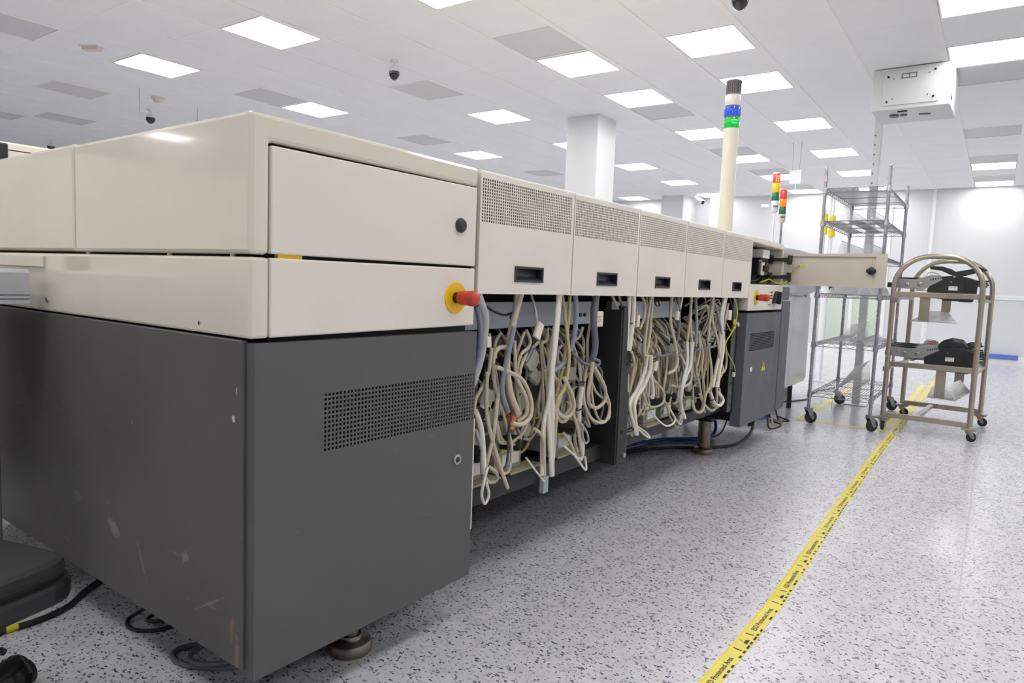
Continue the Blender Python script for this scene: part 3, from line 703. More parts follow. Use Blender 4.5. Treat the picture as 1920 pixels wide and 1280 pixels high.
part('divider_bolt', MB().cyl((2.765, 1.381, .335), (2.765, 1.368, .335), .011, n=10), 'chrome'); part('divider_hole', MB().cyl((2.745, 1.3805, .44), (2.745, 1.379, .44), .009, n=10), 'blackmatt')
part('end_plate', MB().box(4.235, 1.385, .33, 4.262, 1.75, 1.05), 'blackpaint'); part('end_strip', MB().box(4.17, 1.385, .34, 4.235, 1.392, 1.04), 'dark', .002)
part('yellow_label', MB().box(4.18, 1.3835, .885, 4.215, 1.3852, .915), 'yellowlabel')
for z in (.36, .40, .46, .52, .60, .66): part('strip_screw', MB().cyl((4.20, 1.385, z), (4.20, 1.380, z), .008, n=8), 'chrome' if z < .5 else 'blackmatt')
# power modules standing on the base beam
def module(x, w, h, z0=.402, y=1.465, key='steelgreen', orange=False, tape=True):
    m = part('power_module', MB().box(x, y, z0, x+w, y+.30, z0+h), key, .003)
    obj('label', MB().box(x+w*.28, y-.0015, z0+.02, x+w*.9, y+.001, z0+.062), 'white', m)
    obj('round_socket', MB().cyl((x+w*.16, y-.006, z0+.035), (x+w*.16, y+.001, z0+.035), .011, n=10).cyl((x+w*.16, y-.006, z0+.07), (x+w*.16, y+.001, z0+.07), .011, n=10), 'dsub', m)
    if tape: obj('yellow_label', MB().box(x+w*.2, y-.002, z0+.072, x+w*.95, y+.001, z0+.088), 'yellowlabel', m)
    obj('plug', MB().rotbox((x+w*.35, y-.03, z0+.125), (.035, .035, .010), .5), 'black', m); obj('plug', MB().rotbox((x+w*.35, y-.03, z0+.102), (.03, .035, .010), .4), 'black', m)
    if orange:
        obj('orange_label', MB().box(x+w*.62, y-.0015, z0+.150, x+w*.88, y+.001, z0+.190), 'orange', m); obj('label', MB().box(x+w*.68, y-.0015, z0+.105, x+w*.98, y+.001, z0+.145), 'white', m)
module(1.925, .165, .265, orange=True); module(2.31, .15, .27); module(1.70, .16, .25); module(2.90, .13, .25); module(3.15, .15, .22); module(3.36, .13, .22); module(3.66, .12, .20)
for a, b, c, h in ((1.68, .20, .5, .3), (2.02, .18, .62, .26), (2.38, .22, .60, .28), (2.86, .20, .60, .25), (3.16, .2, .58, .25), (3.46, .22, .55, .3), (3.8, .2, .55, .3)):
    part('drive_unit', MB().box(a, 1.62, c, a+b, 1.9, c+h), 'interior', .003)
    g = MB()
    for i in range(9):
        for j in range(6): g.box(a+.02+i*.018, 1.617, c+.04+j*.018, a+.03+i*.018, 1.6205, c+.05+j*.018)
    part('drive_grille', g, 'dsub')['kind'] = 'stuff'
def dsub(x, z, ang, s=1, y=1.415, key='dsub'):
    c = Vector((x, y, z)); R = Matrix.Rotation(ang, 3, 'Y')
    P = lambda px, py, pz: c + R @ Vector((px*s, py*s, pz*s))
    mb = MB(); poly = [(-.032, -.02), (.032, -.02), (.032, .01), (.016, .028), (-.016, .028), (-.032, .01)]
    vs_ = [P(a, -.008, b) for a, b in poly]+[P(a, .008, b) for a, b in poly]
    mb.add(vs_, [(0, 1, 2, 3, 4, 5), (11, 10, 9, 8, 7, 6)]+[(i+6, (i+1) % 6+6, (i+1) % 6, i) for i in range(6)])
    p = part('connector', mb, key)
    mb2 = MB(); h = [P(a, b, c2) for a in (-.027, .027) for b in (-.006, .006) for c2 in (-.03, -.018)]
    mb2.add(h, [(0, 1, 3, 2), (4, 6, 7, 5), (0, 4, 5, 1), (2, 3, 7, 6), (0, 2, 6, 4), (1, 5, 7, 3)])
    obj('connector_shell', mb2, 'chrome', p)
    mb3 = MB(); mb3.tube([P(0, 0, .026), P(0, 0, .05)], .009*s); obj('strain_relief', mb3, 'black', p)
dsub(2.06, .812, 2.3, 1.2); dsub(2.085, .752, .6, 1); dsub(2.335, .735, .1, 1.1); dsub(1.80, .70, .4, 1.2); dsub(1.83, .645, 2.0, 1.2); dsub(2.04, .56, 1.1, .9); dsub(2.00, .66, 2.4, .9)
dsub(2.96, .80, .8, 1.0); dsub(3.10, .70, 2.2, 1.0); dsub(3.32, .78, .3, 1.0); dsub(3.60, .56, 2.7, 1.0); dsub(3.86, .80, 1.2, 1.0); dsub(2.93, .56, 1.8, .9); dsub(3.46, .62, 2.2, .9)
part('orange_connector', MB().rotbox((1.925, 1.40, .605), (.017, .012, .026), .25, 'Y'), 'orange', .003)
def flag(x, z, w, h, ang, y=1.372, txt=None):
    p = part('cable_tag', MB().rotbox((x, y, z), (w/2, .007, h/2), ang, 'Y'), 'ivory', .003)
    if txt:
        mb = MB(); text_mb(mb, txt, .034, lambda a, b: (x-w*.38+a, y-.0075, z-.012+b)); obj('lettering', mb, 't_grey', p)
flag(2.035, .925, .035, .06, .45); flag(2.468, .957, .062, .062, 0, txt='55'); flag(2.83, .94, .026, .055, .05); flag(3.28, .955, .03, .045, .1); flag(4.06, .945, .05, .06, .05); flag(1.735, .90, .02, .035, 0, 1.365); flag(4.205, .575, .025, .03, .1, 1.37); flag(4.225, .885, .03, .02, .6, 1.372); flag(3.05, .72, .03, .05, .3)
for x in (2.017, 2.458, 2.822, 3.285): part('tag_cord', MB().tube(smooth_path([(x, 1.40, 1.06), (x+.002, 1.378, 1.0), (x+.008, 1.374, .96)]), .0045), 'c_g')
# far control module
FX0, FX1 = 4.35, 5.055
part('far_frame', MB().prism([(4.35, .96), (5.055, .96), (5.055, 1.432), (4.35, 1.434)], 'y', 1.50, 3.4), 'cream2', .006)
part('far_top_lip', MB().prism([(4.349, 1.397), (5.055, 1.385), (5.055, 1.424), (4.349, 1.432)], 'y', YF, 1.51), 'cream2', .006)
part('far_side_wall', MB().box(5.030, 1.352, 1.14, 5.055, 1.51, 1.386), 'creamin', .003)
part('compartment_back', MB().box(4.355, 1.482, 1.14, 5.03, 1.499, 1.40), 'blackmatt')
part('compartment_floor', MB().box(4.352, 1.37, 1.135, 5.05, 1.5, 1.145), 'blackmatt')
b = part('breaker', MB().box(4.655, 1.40, 1.20, 4.775, 1.475, 1.30), 'black', .004); obj('breaker_face', MB().box(4.700, 1.392, 1.20, 4.760, 1.401, 1.285), 'ivory', b, .002); obj('breaker_lever', MB().box(4.720, 1.378, 1.225, 4.740, 1.393, 1.265), 'black', b); obj('orange_strip', MB().box(4.655, 1.395, 1.290, 4.710, 1.40, 1.297), 'orange', b)
b = part('contactor', MB().box(4.705, 1.39, 1.315, 4.855, 1.475, 1.372), 'pvcwhite', .004); obj('contactor_base', MB().box(4.695, 1.40, 1.30, 4.855, 1.475, 1.316), 'black', b)
b = part('rotary_shaft', MB().cyl((4.855, 1.475, 1.255), (4.855, 1.40, 1.255), .012, n=10), 'black'); obj('shaft_disc', MB().lathe((4.855, 1.41, 1.255), (0, -1, 0), [(0, .034), (.012, .034), (.016, .02)], 16), 'black', b)
for a in range(5): obj('disc_bolt', MB().cyl((4.855+.024*math.cos(a*1.25), 1.397, 1.255+.024*math.sin(a*1.25)), (4.855+.024*math.cos(a*1.25), 1.392, 1.255+.024*math.sin(a*1.25)), .004, n=6), 'brass', b)
part('black_hose', MB().tube(smooth_path([(4.50, 1.43, 1.165), (4.62, 1.42, 1.158), (4.74, 1.42, 1.18), (4.79, 1.44, 1.21)]), .008), 'c_k')
def hinge(z):
    h = part('hinge', MB().box(5.012, 1.372, z-.010, 5.030, 1.468, z+.010), 'hinge', .002)
    obj('hinge_cup', MB().box(5.008, 1.412, z-.030, 5.030, 1.440, z+.030), 'hinge', h, .003)
    for zz in (z-.02, z+.02): obj('hinge_screw', MB().cyl((5.008, 1.426, zz), (5.003, 1.426, zz), .005, n=8), 'chrome', h)
    obj('hinge_arm', MB().obox((5.022, 1.362, z), (.010, .022, .010), (1, 0, 0), (0, 1, 0), (0, 0, 1)), 'hinge', h)
    obj('hinge_plate', MB().box(5.036, 1.288, z-.032, 5.047, 1.318, z+.032), 'hinge', h, .002)
    obj('hinge_knuckle', MB().box(5.024, 1.312, z-.014, 5.046, 1.350, z+.014), 'hinge', h, .002)
hinge(1.318); hinge(1.197)
# the swung-out door of that compartment
dm_ = MB()
dz0, dz1, dy0, dy1 = 1.142, 1.364, .700, 1.345
dm_.box(5.062, dy0, dz0, 5.068, dy1, dz1)
dm_.box(5.046, dy0, dz1-.020, 5.062, dy1, dz1); dm_.box(5.046, dy0, dz0, 5.062, dy1, dz0+.010); dm_.box(5.046, dy1-.035, dz0+.010, 5.062, dy1, dz1-.020); dm_.box(5.046, dy0, dz0+.010, 5.062, dy0+.065, dz1-.020)
d = part('compartment_door', dm_, 'creamin')
obj('round_latch', MB().lathe((5.062, .787, 1.252), (-1, 0, 0), [(0, .012), (.012, .012), (.013, .023), (.022, .025), (.028, .022), (.031, .012)], 20), 'black', d)
obj('latch_wing', MB().rotbox((5.034, .787, 1.252), (.006, .029, .011), 0), 'black', d, .003)
obj('ground_stud', MB().cyl((5.062, 1.245, 1.275), (5.045, 1.245, 1.275), .006, n=8), 'chrome', d); obj('yellow_dot', MB().cyl((5.062, 1.218, 1.277), (5.0605, 1.218, 1.277), .011, n=14), 'yellowlabel', d)
part('ground_wire', MB().tube(smooth_path([(4.80, 1.43, 1.15), (4.92, 1.42, 1.168), (4.985, 1.42, 1.178), (5.0, 1.38, 1.155), (5.03, 1.33, 1.155), (5.045, 1.30, 1.19), (5.045, 1.27, 1.255), (5.045, 1.245, 1.275)]), .006), 'c_n')
c = part('control_panel', MB().prism([(4.318, .967), (5.066, .968), (5.066, 1.140), (4.318, 1.134)], 'y', 1.343, 1.50), 'cream2', .006)
estop(c, 4.455, 1.052, 1.343)
part('switch_scale', MB().prism(rrect(4.715, 1.0, 4.805, 1.095), 'y', 1.340, 1.344), 'ivory', .001)
for z in (1.088, 1.066, 1.047): part('switch_mark', MB().prism(rrect(4.76, z-.005, 4.80, z+.004), 'y', 1.338, 1.341), 'ink')
part('switch_mark', MB().prism(rrect(4.72, 1.002, 4.77, 1.007), 'y', 1.338, 1.341), 'ink')
k = part('rotary_switch', MB().prism([(4.81, 1.012), (4.935, 1.012), (4.935, 1.04), (4.905, 1.075), (4.875, 1.098), (4.855, 1.08), (4.825, 1.05)], 'y', 1.318, 1.343), 'black', .004)
obj('switch_grip', MB().rotbox((4.87, 1.308, 1.05), (.012, .012, .042), .1, 'Y'), 'black', k, .003)
# dark lower door of the far module
us = [4.275, 4.36, 4.90, 5.035]; zs = [.238]; z0 = .712
for j in range(11): zs += [z0+j*.0105, z0+j*.0105+.0055]
zs += [.952]
d = part('far_lower_door', MB().plate(us, zs, lambda i, j: i == 1 and j % 2 == 1 and j < 22, lambda u, v: (u, 1.335, v), .004, (0, -1, 0)), 'darkfar')
e = MB().box(4.275, 1.339, .238, 4.285, 1.40, .952); e.box(5.025, 1.339, .238, 5.035, 1.42, .952); e.box(4.285, 1.339, .238, 5.025, 1.36, .25); e.box(4.285, 1.339, .94, 5.025, 1.36, .952)
obj('door_edge', e, 'darkfar', d); obj('vent_backing', MB().box(4.34, 1.352, .70, 4.92, 1.358, .84), 'blackmatt', d)
obj('lock', MB().lathe((4.425, 1.335, .592), (0, -1, 0), [(-.001, .016), (.004, .016), (.006, .011)], 16), 'pvcwhite', d)
tri = [(4.65, .565), (4.735, .565), (4.6925, .625)]
obj('warning_triangle', MB().prism(tri, 'y', 1.333, 1.3355), 'yellowlabel', d)
obj('warning_bolt', MB().prism([(4.694, .615), (4.682, .592), (4.690, .592), (4.685, .572), (4.703, .597), (4.694, .597)], 'y', 1.332, 1.3335), 'ink', d)
part('far_body', MB().box(4.31, 1.40, .262, 5.04, 3.38, .955), 'interior')
part('far_end_panel', MB().box(5.072, 1.338, .24, 5.28, 3.38, 1.03), 'darkfar', .006)
part('far_end_panel', MB().box(5.072, 1.352, 1.035, 5.285, 3.38, 1.132), 'darkfar', .006)
# machine feet
for i, (x, y) in enumerate(((1.30, 1.50), (4.42, 1.61), (1.30, 3.1), (4.42, 3.1), (2.9, 3.1))):
    zt = .30
    f = part('foot', MB().lathe((x, y, 0), (0, 0, 1), [(0, .064), (.012, .066), (.028, .062), (.034, .058), (.036, .034), (.05, .032)], 24), 'footsteel')
    obj('foot_stem', MB().cyl((x, y, .045), (x, y, zt), .042 if x > 4 else .026, n=18), 'footsteel', f)
    obj('foot_socket', MB().box(x-.065, y-.065, .225, x+.065, y+.065, .36), 'blackpaint', f, .004)
# cables
CABLES = [
('g',.017,1.375,[(1.675,1.061),(1.692,1.022),(1.719,.977),(1.724,.886),(1.714,.819),(1.682,.754)]),
('b',.013,1.385,[(1.685,1.016),(1.708,.949),(1.714,.846),(1.7,.774),(1.691,.735)]),
('t',.012,1.4,[(1.915,1.056),(1.911,.953),(1.9,.863),(1.9,.783),(1.918,.695),(1.965,.617)]),
('t',.015,1.385,[(1.925,1.057),(1.912,.985),(1.892,.895),(1.885,.804),(1.899,.712),(1.938,.633)]),
('b',.011,1.38,[(1.88,.944),(1.862,.873),(1.847,.79),(1.856,.717),(1.899,.645)]),
('d',.006,1.385,[(1.905,.649),(1.899,.588),(1.911,.512),(1.905,.456),(1.868,.433)]),
('t',.01,1.375,[(1.798,.812),(1.883,.787),(1.969,.749),(2.015,.674),(2,.619),(1.942,.599),(1.889,.61)]),
('t',.01,1.39,[(1.93,.769),(1.954,.73),(1.986,.676),(1.991,.625),(1.952,.602)]),
('t',.008,1.4,[(1.92,.892),(1.95,.754),(1.982,.675),(1.993,.623),(1.95,.597)]),
('t',.01,1.4,[(1.891,.869),(1.827,.873),(1.805,.839),(1.824,.766),(1.862,.689),(1.897,.624)]),
('t',.009,1.395,[(1.782,.876),(1.782,.794),(1.766,.748),(1.732,.706),(1.72,.672)]),
('t',.009,1.38,[(1.765,.797),(1.775,.667),(1.803,.568),(1.851,.45),(1.88,.382)]),
('t',.009,1.4,[(1.859,.738),(1.83,.663),(1.811,.569),(1.795,.512),(1.789,.452)]),
('t',.007,1.4,[(1.841,.794),(1.872,.688),(1.898,.598),(1.922,.52),(1.913,.439),(1.873,.435),(1.834,.511)]),
('w',.0085,1.372,[(2.155,1.059),(2.127,.897),(2.114,.768),(2.115,.663),(2.101,.559),(2.115,.377)]),
('w',.0085,1.376,[(2.169,1.059),(2.144,.896),(2.128,.766),(2.127,.661),(2.119,.556),(2.137,.372)]),
('w',.0085,1.372,[(2.171,1.059),(2.149,.896),(2.131,.767),(2.128,.662),(2.125,.556),(2.146,.371)]),
('w',.0085,1.376,[(2.186,1.059),(2.166,.895),(2.146,.765),(2.14,.659),(2.143,.552),(2.168,.365)]),
('y',.009,1.385,[(2.221,1.059),(2.249,.945),(2.268,.808),(2.234,.702),(2.186,.653),(2.174,.573)]),
('y',.008,1.39,[(2.254,1.059),(2.27,.978),(2.272,.855),(2.249,.741),(2.205,.663)]),
('b',.013,1.39,[(2.286,1.059),(2.307,.978),(2.309,.874),(2.27,.794),(2.185,.76)]),
('t',.01,1.375,[(2.111,.774),(2.145,.672),(2.186,.614),(2.245,.58),(2.291,.607),(2.279,.664),(2.226,.738)]),
('t',.009,1.385,[(2.149,.657),(2.184,.599),(2.257,.558),(2.313,.581),(2.301,.653),(2.269,.712)]),
('t',.008,1.4,[(2.201,.757),(2.237,.7),(2.223,.633),(2.266,.579),(2.308,.622),(2.269,.696)]),
('e',.017,1.385,[(2.456,1.061),(2.433,.954),(2.462,.846),(2.451,.774),(2.443,.746)]),
('t',.01,1.38,[(2.476,1.054),(2.447,.983),(2.475,.845),(2.453,.782)]),
('t',.008,1.375,[(2.444,.776),(2.501,.72),(2.585,.645),(2.621,.572),(2.567,.517),(2.46,.537),(2.402,.585),(2.386,.645),(2.406,.728),(2.423,.777)]),
('t',.01,1.37,[(2.433,.763),(2.542,.672),(2.571,.609),(2.513,.582),(2.438,.607),(2.404,.658),(2.41,.743),(2.416,.785)]),
('t',.007,1.385,[(2.451,.738),(2.518,.65),(2.617,.586),(2.612,.525),(2.523,.53),(2.465,.62),(2.467,.722)]),
('e',.008,1.372,[(2.29,.829),(2.332,.805),(2.383,.777),(2.462,.767),(2.472,.785),(2.433,.795)]),
('t',.009,1.4,[(2.39,.684),(2.394,.64),(2.381,.57),(2.384,.476),(2.403,.385)]),
('w',.01,1.385,[(2.365,.688),(2.367,.588),(2.395,.513),(2.43,.434),(2.422,.399),(2.393,.382)]),
('t',.009,1.38,[(2.294,.634),(2.357,.533),(2.378,.444),(2.383,.396),(2.341,.404),(2.302,.471),(2.265,.512)]),
('g',.006,1.38,[(2.37,.539),(2.437,.492),(2.47,.451),(2.442,.442),(2.4,.484),(2.385,.529)]),
('w',.006,1.375,[(2.248,.467),(2.318,.416),(2.41,.34),(2.411,.395)]),
('t',.008,1.38,[(2.032,.569),(2.087,.527),(2.107,.438),(2.128,.37),(2.132,.348)]),
('w',.005,1.375,[(2.01,.463),(2.059,.415),(2.124,.35)]),
('w',.011,1.38,[(1.692,.678),(1.736,.614),(1.761,.533),(1.768,.455)]),
('w',.007,1.375,[(1.756,.482),(1.738,.438),(1.738,.391),(1.77,.352),(1.797,.377),(1.773,.428)]),
('g',.008,1.385,[(1.706,.612),(1.746,.553),(1.777,.488),(1.771,.438)]),
('t',.008,1.385,[(1.783,.475),(1.836,.44),(1.847,.413),(1.81,.413),(1.77,.447)]),
('t',.008,1.42,[(2.043,.923),(2.062,.884),(2.036,.859),(1.988,.843),(1.969,.8),(1.971,.699)]),
('t',.008,1.42,[(2.126,.874),(2.048,.843),(1.996,.805),(1.977,.762)]),
('t',.008,1.42,[(2.182,.925),(2.179,.878),(2.139,.86),(2.159,.745),(2.182,.608),(2.199,.468)]),
('t',.008,1.41,[(2.123,.868),(2.142,.775),(2.148,.654),(2.149,.533)]),
('t',.008,1.4,[(1.84,.656),(1.871,.553),(1.907,.53),(1.97,.537),(2.007,.576),(2.007,.634)]),
('t',.008,1.41,[(1.864,.639),(1.9,.541),(1.979,.521),(2.007,.594)]),
('t',.009,1.39,[(2.2,.65),(2.188,.571),(2.19,.475),(2.19,.365)]),
('t',.008,1.42,[(2.43,.923),(2.42,.881),(2.377,.861),(2.407,.795),(2.435,.721)]),
('t',.008,1.42,[(2.471,.937),(2.452,.865),(2.467,.755),(2.437,.691),(2.357,.662)]),
('t',.008,1.41,[(2.324,.781),(2.42,.694),(2.459,.734)]),
('t',.007,1.43,[(1.903,.915),(1.865,.88),(1.858,.832)]),
('t',.007,1.43,[(2.013,.917),(1.985,.849),(1.978,.792)]),
('t',.007,1.43,[(1.829,.918),(1.822,.87)]),
('t',.008,1.43,[(2.304,.85),(2.267,.825),(2.261,.749)]),
('t',.008,1.4,[(2.382,.778),(2.39,.684),(2.384,.598),(2.362,.544)]),
('k',.005,1.41,[(1.752,1.017),(1.809,.994),(1.878,.982),(1.938,.989)]),
('t',.009,1.4,[(2.635,1.054),(2.705,1.001),(2.753,.946)]),
('t',.008,1.41,[(2.702,1.054),(2.758,1),(2.797,.96)]),
('w',.01,1.375,[(2.744,1.065),(2.763,.948),(2.764,.809)]),
('w',.01,1.38,[(2.764,1.065),(2.783,.948),(2.78,.807)]),
('w',.01,1.375,[(2.764,1.065),(2.782,.948),(2.776,.808)]),
('g',.012,1.39,[(2.823,1.042),(2.824,.872),(2.802,.794)]),
('t',.01,1.38,[(2.781,.802),(2.821,.748),(2.831,.696),(2.822,.616),(2.77,.579)]),
('t',.008,1.39,[(2.802,.794),(2.79,.738),(2.786,.67),(2.785,.619)]),
('t',.009,1.4,[(2.899,1.056),(2.93,1.019),(2.932,.949),(2.912,.897)]),
('t',.011,1.385,[(2.989,1.066),(2.978,.913),(2.969,.796),(2.995,.734)]),
('t',.011,1.39,[(3.024,1.066),(3.027,.852),(3.006,.781),(3.002,.709)]),
('t',.009,1.41,[(3.019,1.065),(3.012,.941),(3.007,.839)]),
('w',.009,1.375,[(2.945,.775),(2.949,.704),(2.894,.62),(2.823,.57),(2.823,.518),(2.868,.413)]),
('w',.009,1.381,[(2.973,.772),(2.977,.701),(2.922,.617),(2.85,.566),(2.848,.514),(2.895,.407)]),
('w',.009,1.375,[(2.975,.773),(2.979,.701),(2.924,.617),(2.852,.567),(2.849,.515),(2.897,.408)]),
('t',.01,1.385,[(2.964,.76),(2.954,.631),(2.861,.582),(2.78,.577)]),
('w',.01,1.38,[(2.983,.772),(3.022,.685),(3.075,.607),(3.079,.563),(3.055,.566)]),
('t',.008,1.385,[(3.017,.721),(3.084,.642),(3.172,.583),(3.172,.53),(3.116,.512),(3.043,.518)]),
('w',.007,1.375,[(2.896,.45),(2.988,.405),(3.019,.376),(2.97,.39),(2.898,.432)]),
('t',.008,1.4,[(2.965,.735),(2.934,.667),(2.97,.585),(3.047,.521),(3.072,.543),(3.012,.635)]),
('t',.008,1.4,[(2.824,.503),(2.858,.434),(2.901,.397),(2.923,.43)]),
('t',.012,1.38,[(3.236,1.068),(3.24,.937),(3.308,.814),(3.326,.723),(3.277,.682),(3.201,.669)]),
('e',.012,1.385,[(3.276,1.068),(3.315,.935),(3.331,.826)]),
('w',.008,1.395,[(3.359,1.069),(3.353,.998),(3.345,.947)]),
('t',.01,1.38,[(3.346,.754),(3.459,.667),(3.487,.618),(3.426,.577),(3.289,.597)]),
('t',.009,1.39,[(3.32,.761),(3.365,.68),(3.393,.599),(3.39,.506),(3.326,.501)]),
('t',.011,1.385,[(3.463,1.07),(3.49,.931),(3.485,.798)]),
('t',.01,1.38,[(3.481,1.07),(3.507,.931),(3.534,.796),(3.528,.668),(3.505,.596),(3.405,.579)]),
('w',.009,1.372,[(3.454,.814),(3.451,.702),(3.389,.614),(3.361,.525),(3.389,.469),(3.411,.413)]),
('w',.009,1.378,[(3.486,.812),(3.483,.699),(3.421,.611),(3.388,.521),(3.418,.465),(3.443,.408)]),
('w',.009,1.372,[(3.488,.812),(3.486,.699),(3.423,.611),(3.385,.523),(3.417,.466),(3.446,.408)]),
('b',.012,1.385,[(3.56,1.071),(3.573,.963),(3.564,.875),(3.553,.808)]),
('t',.01,1.385,[(3.599,.861),(3.655,.741),(3.643,.651),(3.717,.539),(3.795,.39)]),
('t',.009,1.39,[(3.634,.838),(3.687,.738),(3.684,.647),(3.764,.512),(3.754,.402),(3.664,.431),(3.617,.549)]),
('w',.007,1.38,[(3.461,.432),(3.451,.386),(3.402,.383),(3.313,.432),(3.233,.501)]),
('w',.007,1.375,[(3.06,.496),(3.124,.447),(3.212,.402),(3.29,.404),(3.319,.422)]),
('t',.008,1.385,[(3.268,.496),(3.317,.431),(3.4,.364),(3.409,.411)]),
('t',.011,1.385,[(3.813,1.073),(3.806,.888),(3.797,.782),(3.851,.634),(3.824,.542),(3.753,.499),(3.734,.409),(3.654,.416),(3.606,.481)]),
('t',.011,1.38,[(3.825,1.073),(3.832,.924),(3.928,.79),(3.951,.664),(3.911,.541),(3.937,.42),(3.877,.391),(3.768,.448),(3.71,.505)]),
('b',.01,1.38,[(3.829,.995),(3.884,.915),(3.95,.84),(3.973,.773)]),
('w',.01,1.372,[(3.957,1.074),(3.927,.922),(3.971,.752),(3.914,.63),(3.85,.534)]),
('w',.01,1.378,[(3.998,1.074),(3.967,.921),(4.012,.749),(3.955,.626),(3.899,.528)]),
('w',.01,1.372,[(4.004,1.075),(3.973,.921),(4.019,.749),(3.961,.627),(3.914,.527)]),
('t',.01,1.38,[(4.034,1.015),(4.024,.845),(4.117,.682),(4.091,.607),(3.964,.596)]),
('w',.01,1.375,[(3.948,.494),(4.026,.44),(3.973,.412),(3.897,.433),(3.843,.505)]),
('t',.009,1.39,[(4.02,.672),(4.057,.617),(3.975,.571),(3.847,.598)]),
('t',.009,1.39,[(3.92,.532),(3.905,.445),(3.987,.39),(4.022,.431),(3.986,.51)]),
('n',.005,1.37,[(4.084,1.061),(4.159,.97),(4.123,.865),(4.028,.786),(4.084,.723),(4.213,.645),(4.247,.595)]),
('n',.005,1.375,[(3.999,.898),(4.096,.85),(4.186,.855),(4.247,.876)]),
('k',.006,1.39,[(4.099,1.06),(4.151,.969),(4.146,.878),(4.104,.803)]),
('k',.005,1.4,[(3.077,1.042),(3.067,1.012),(3.097,1.006),(3.079,1.03)]),
('e',.01,1.39,[(3.092,.77),(3.182,.754),(3.273,.758),(3.434,.767),(3.646,.762),(3.877,.77)]),
('k',.009,1.41,[(3.076,.897),(3.199,.849),(3.314,.799)]),
('k',.009,1.41,[(3.399,.879),(3.49,.829),(3.603,.783)])]

MK = {'t': 'c_t', 'w': 'c_w', 'g': 'c_g', 'b': 'c_b', 'e': 'c_e', 'd': 'c_d', 'y': 'c_y', 'k': 'c_k', 'n': 'c_n'}
rc = random.Random(5)
for m_, r, y, P_ in CABLES:
    ph = rc.uniform(0, 6); pts = []
    for i, (x, z) in enumerate(P_):
        pts.append((x, y+.012*math.sin(ph+i*.9), z))
    part('cable', MB().tube(smooth_path(pts, 5), r*(1.0 if m_ == 'w' and r > .008 else .80 if x < 2.75 else .70), 7), MK[m_])
# looser cables deeper in the bay
def filler(xa, xb, n, zlo, zhi):
    for k in range(n):
        x = rc.uniform(xa, xb); y = rc.uniform(1.42, 1.52); zt = rc.uniform(.80, .93); zb = rc.uniform(zlo, zhi); wv = rc.uniform(.02, .09)
        x2 = x+wv*2
        kind = rc.random()
        if kind < .65:     # hanging loop
            pts = [(x, 1.55, zt), (x+rc.uniform(-.02, .02), y, (zt+zb)/2+.08), (x+.01, y, zb+.06), (x+wv, y-.01, zb), (x2-.005, y, zb+.07), (x2+rc.uniform(-.03, .03), y+.01, (zt+zb)/2), (x2-wv*.7, y, zt-.08), (x2-wv, 1.56, zt)]
        else:              # lead from the rail into a module
            pts = [(x, 1.56, .93), (x, 1.50, .86), (x+rc.uniform(-.06, .06), y, .76), (x+rc.uniform(-.1, .1), y, .62), (x+rc.uniform(-.1, .1), 1.47, rc.uniform(.42, .56)), (x+rc.uniform(-.1, .1), 1.49, rc.uniform(.40, .55))]
        part('cable', MB().tube(smooth_path(pts, 5), rc.uniform(.0048, .007), 6), rc.choice(('c_t', 'c_t', 'c_t', 'c_w', 'c_y', 'c_e')))
filler(1.70, 2.60, 22, .46, .60); filler(2.84, 4.0, 72, .46, .66)
for k in range(16):
    x = rc.uniform(3.68, 4.05); z = rc.uniform(.88, 1.0)
    pts = [(x, 1.50, z), (x+.03, 1.44, z+.05), (x+.10, 1.43, z+.06), (x+.16, 1.44, z), (x+.12, 1.46, z-.10), (x+.05, 1.45, z-.14)]
    part('cable', MB().tube(smooth_path(pts, 5), .005, 6), rc.choice(('c_w', 'c_t')))
# black cable ties
for x, z, w_ in ((2.36, .70, .05), (2.365, .60, .045), (2.79, .935, .05), (2.78, .75, .05), (3.04, .745, .06), (3.56, .77, .07), (3.82, .80, .08), (4.02, .86, .06), (3.88, .46, .07), (3.38, .44, .06), (2.83, .44, .04), (3.30, .39, .06)):
    pts = [(x+w_/2*math.cos(a), 1.378+.012*math.sin(a), z+.006*math.cos(a)) for a in [i*PI/5 for i in range(10)]]
    part('cable_tie', MB().tube(pts, .0032, 5, closed=True), 'black')

# ---------------------------------------------------------------- signal towers
def lens_prof(r, h, ribs=False): return [(0, r), (h*.08, r*1.03), (h*.92, r*1.03), (h, r)]
t = thing('signal_tower', 'tall cream signal tower with siren, clear, blue and green lenses on the machine', 'signal light', (4.53, 1.60, 1.434))
tx, ty = 4.53, 1.60
obj('tube', MB().cyl((tx, ty, 1.435), (tx, ty, 2.142), .047, n=28), 'towercream', t)
z = 2.142; R_ = .0485
for nm, key, h in (('lens_green', 't_green', .074), ('lens_blue', 't_blue', .07), ('lens_clear', 't_clear', .068), ):
    o = obj(nm, MB().lathe((tx, ty, z), (0, 0, 1), [(0, R_*.98), (.004, R_*1.03), (h-.008, R_*1.03), (h-.002, R_)], 28), key, t)
    rb = MB()
    if nm == 'lens_blue':
        for a in range(16): rb.cyl((tx+R_*1.02*math.cos(a*PI/8), ty+R_*1.02*math.sin(a*PI/8), z+.008), (tx+R_*1.02*math.cos(a*PI/8), ty+R_*1.02*math.sin(a*PI/8), z+h-.012), .003, n=6)
        obj('lens_rib', rb, key, o)['kind'] = 'stuff'
    if nm == 'lens_green':
        for j in range(2): rb.rotbox((tx-.040, ty-.032, z+.03+j*.018), (.001, .018, .004), .7)
        obj('lit_led', rb, 'ledgreen', o)
    if nm == 'lens_clear': obj('bulb', MB().sphere((tx, ty, z+.035), .03), 'pvcwhite', o)
    obj('collar', MB().lathe((tx, ty, z+h-.008), (0, 0, 1), [(0, R_*1.05), (.008, R_*1.05)], 28), 't_grey' if nm != 'lens_clear' else 't_clear', o)
    z += h
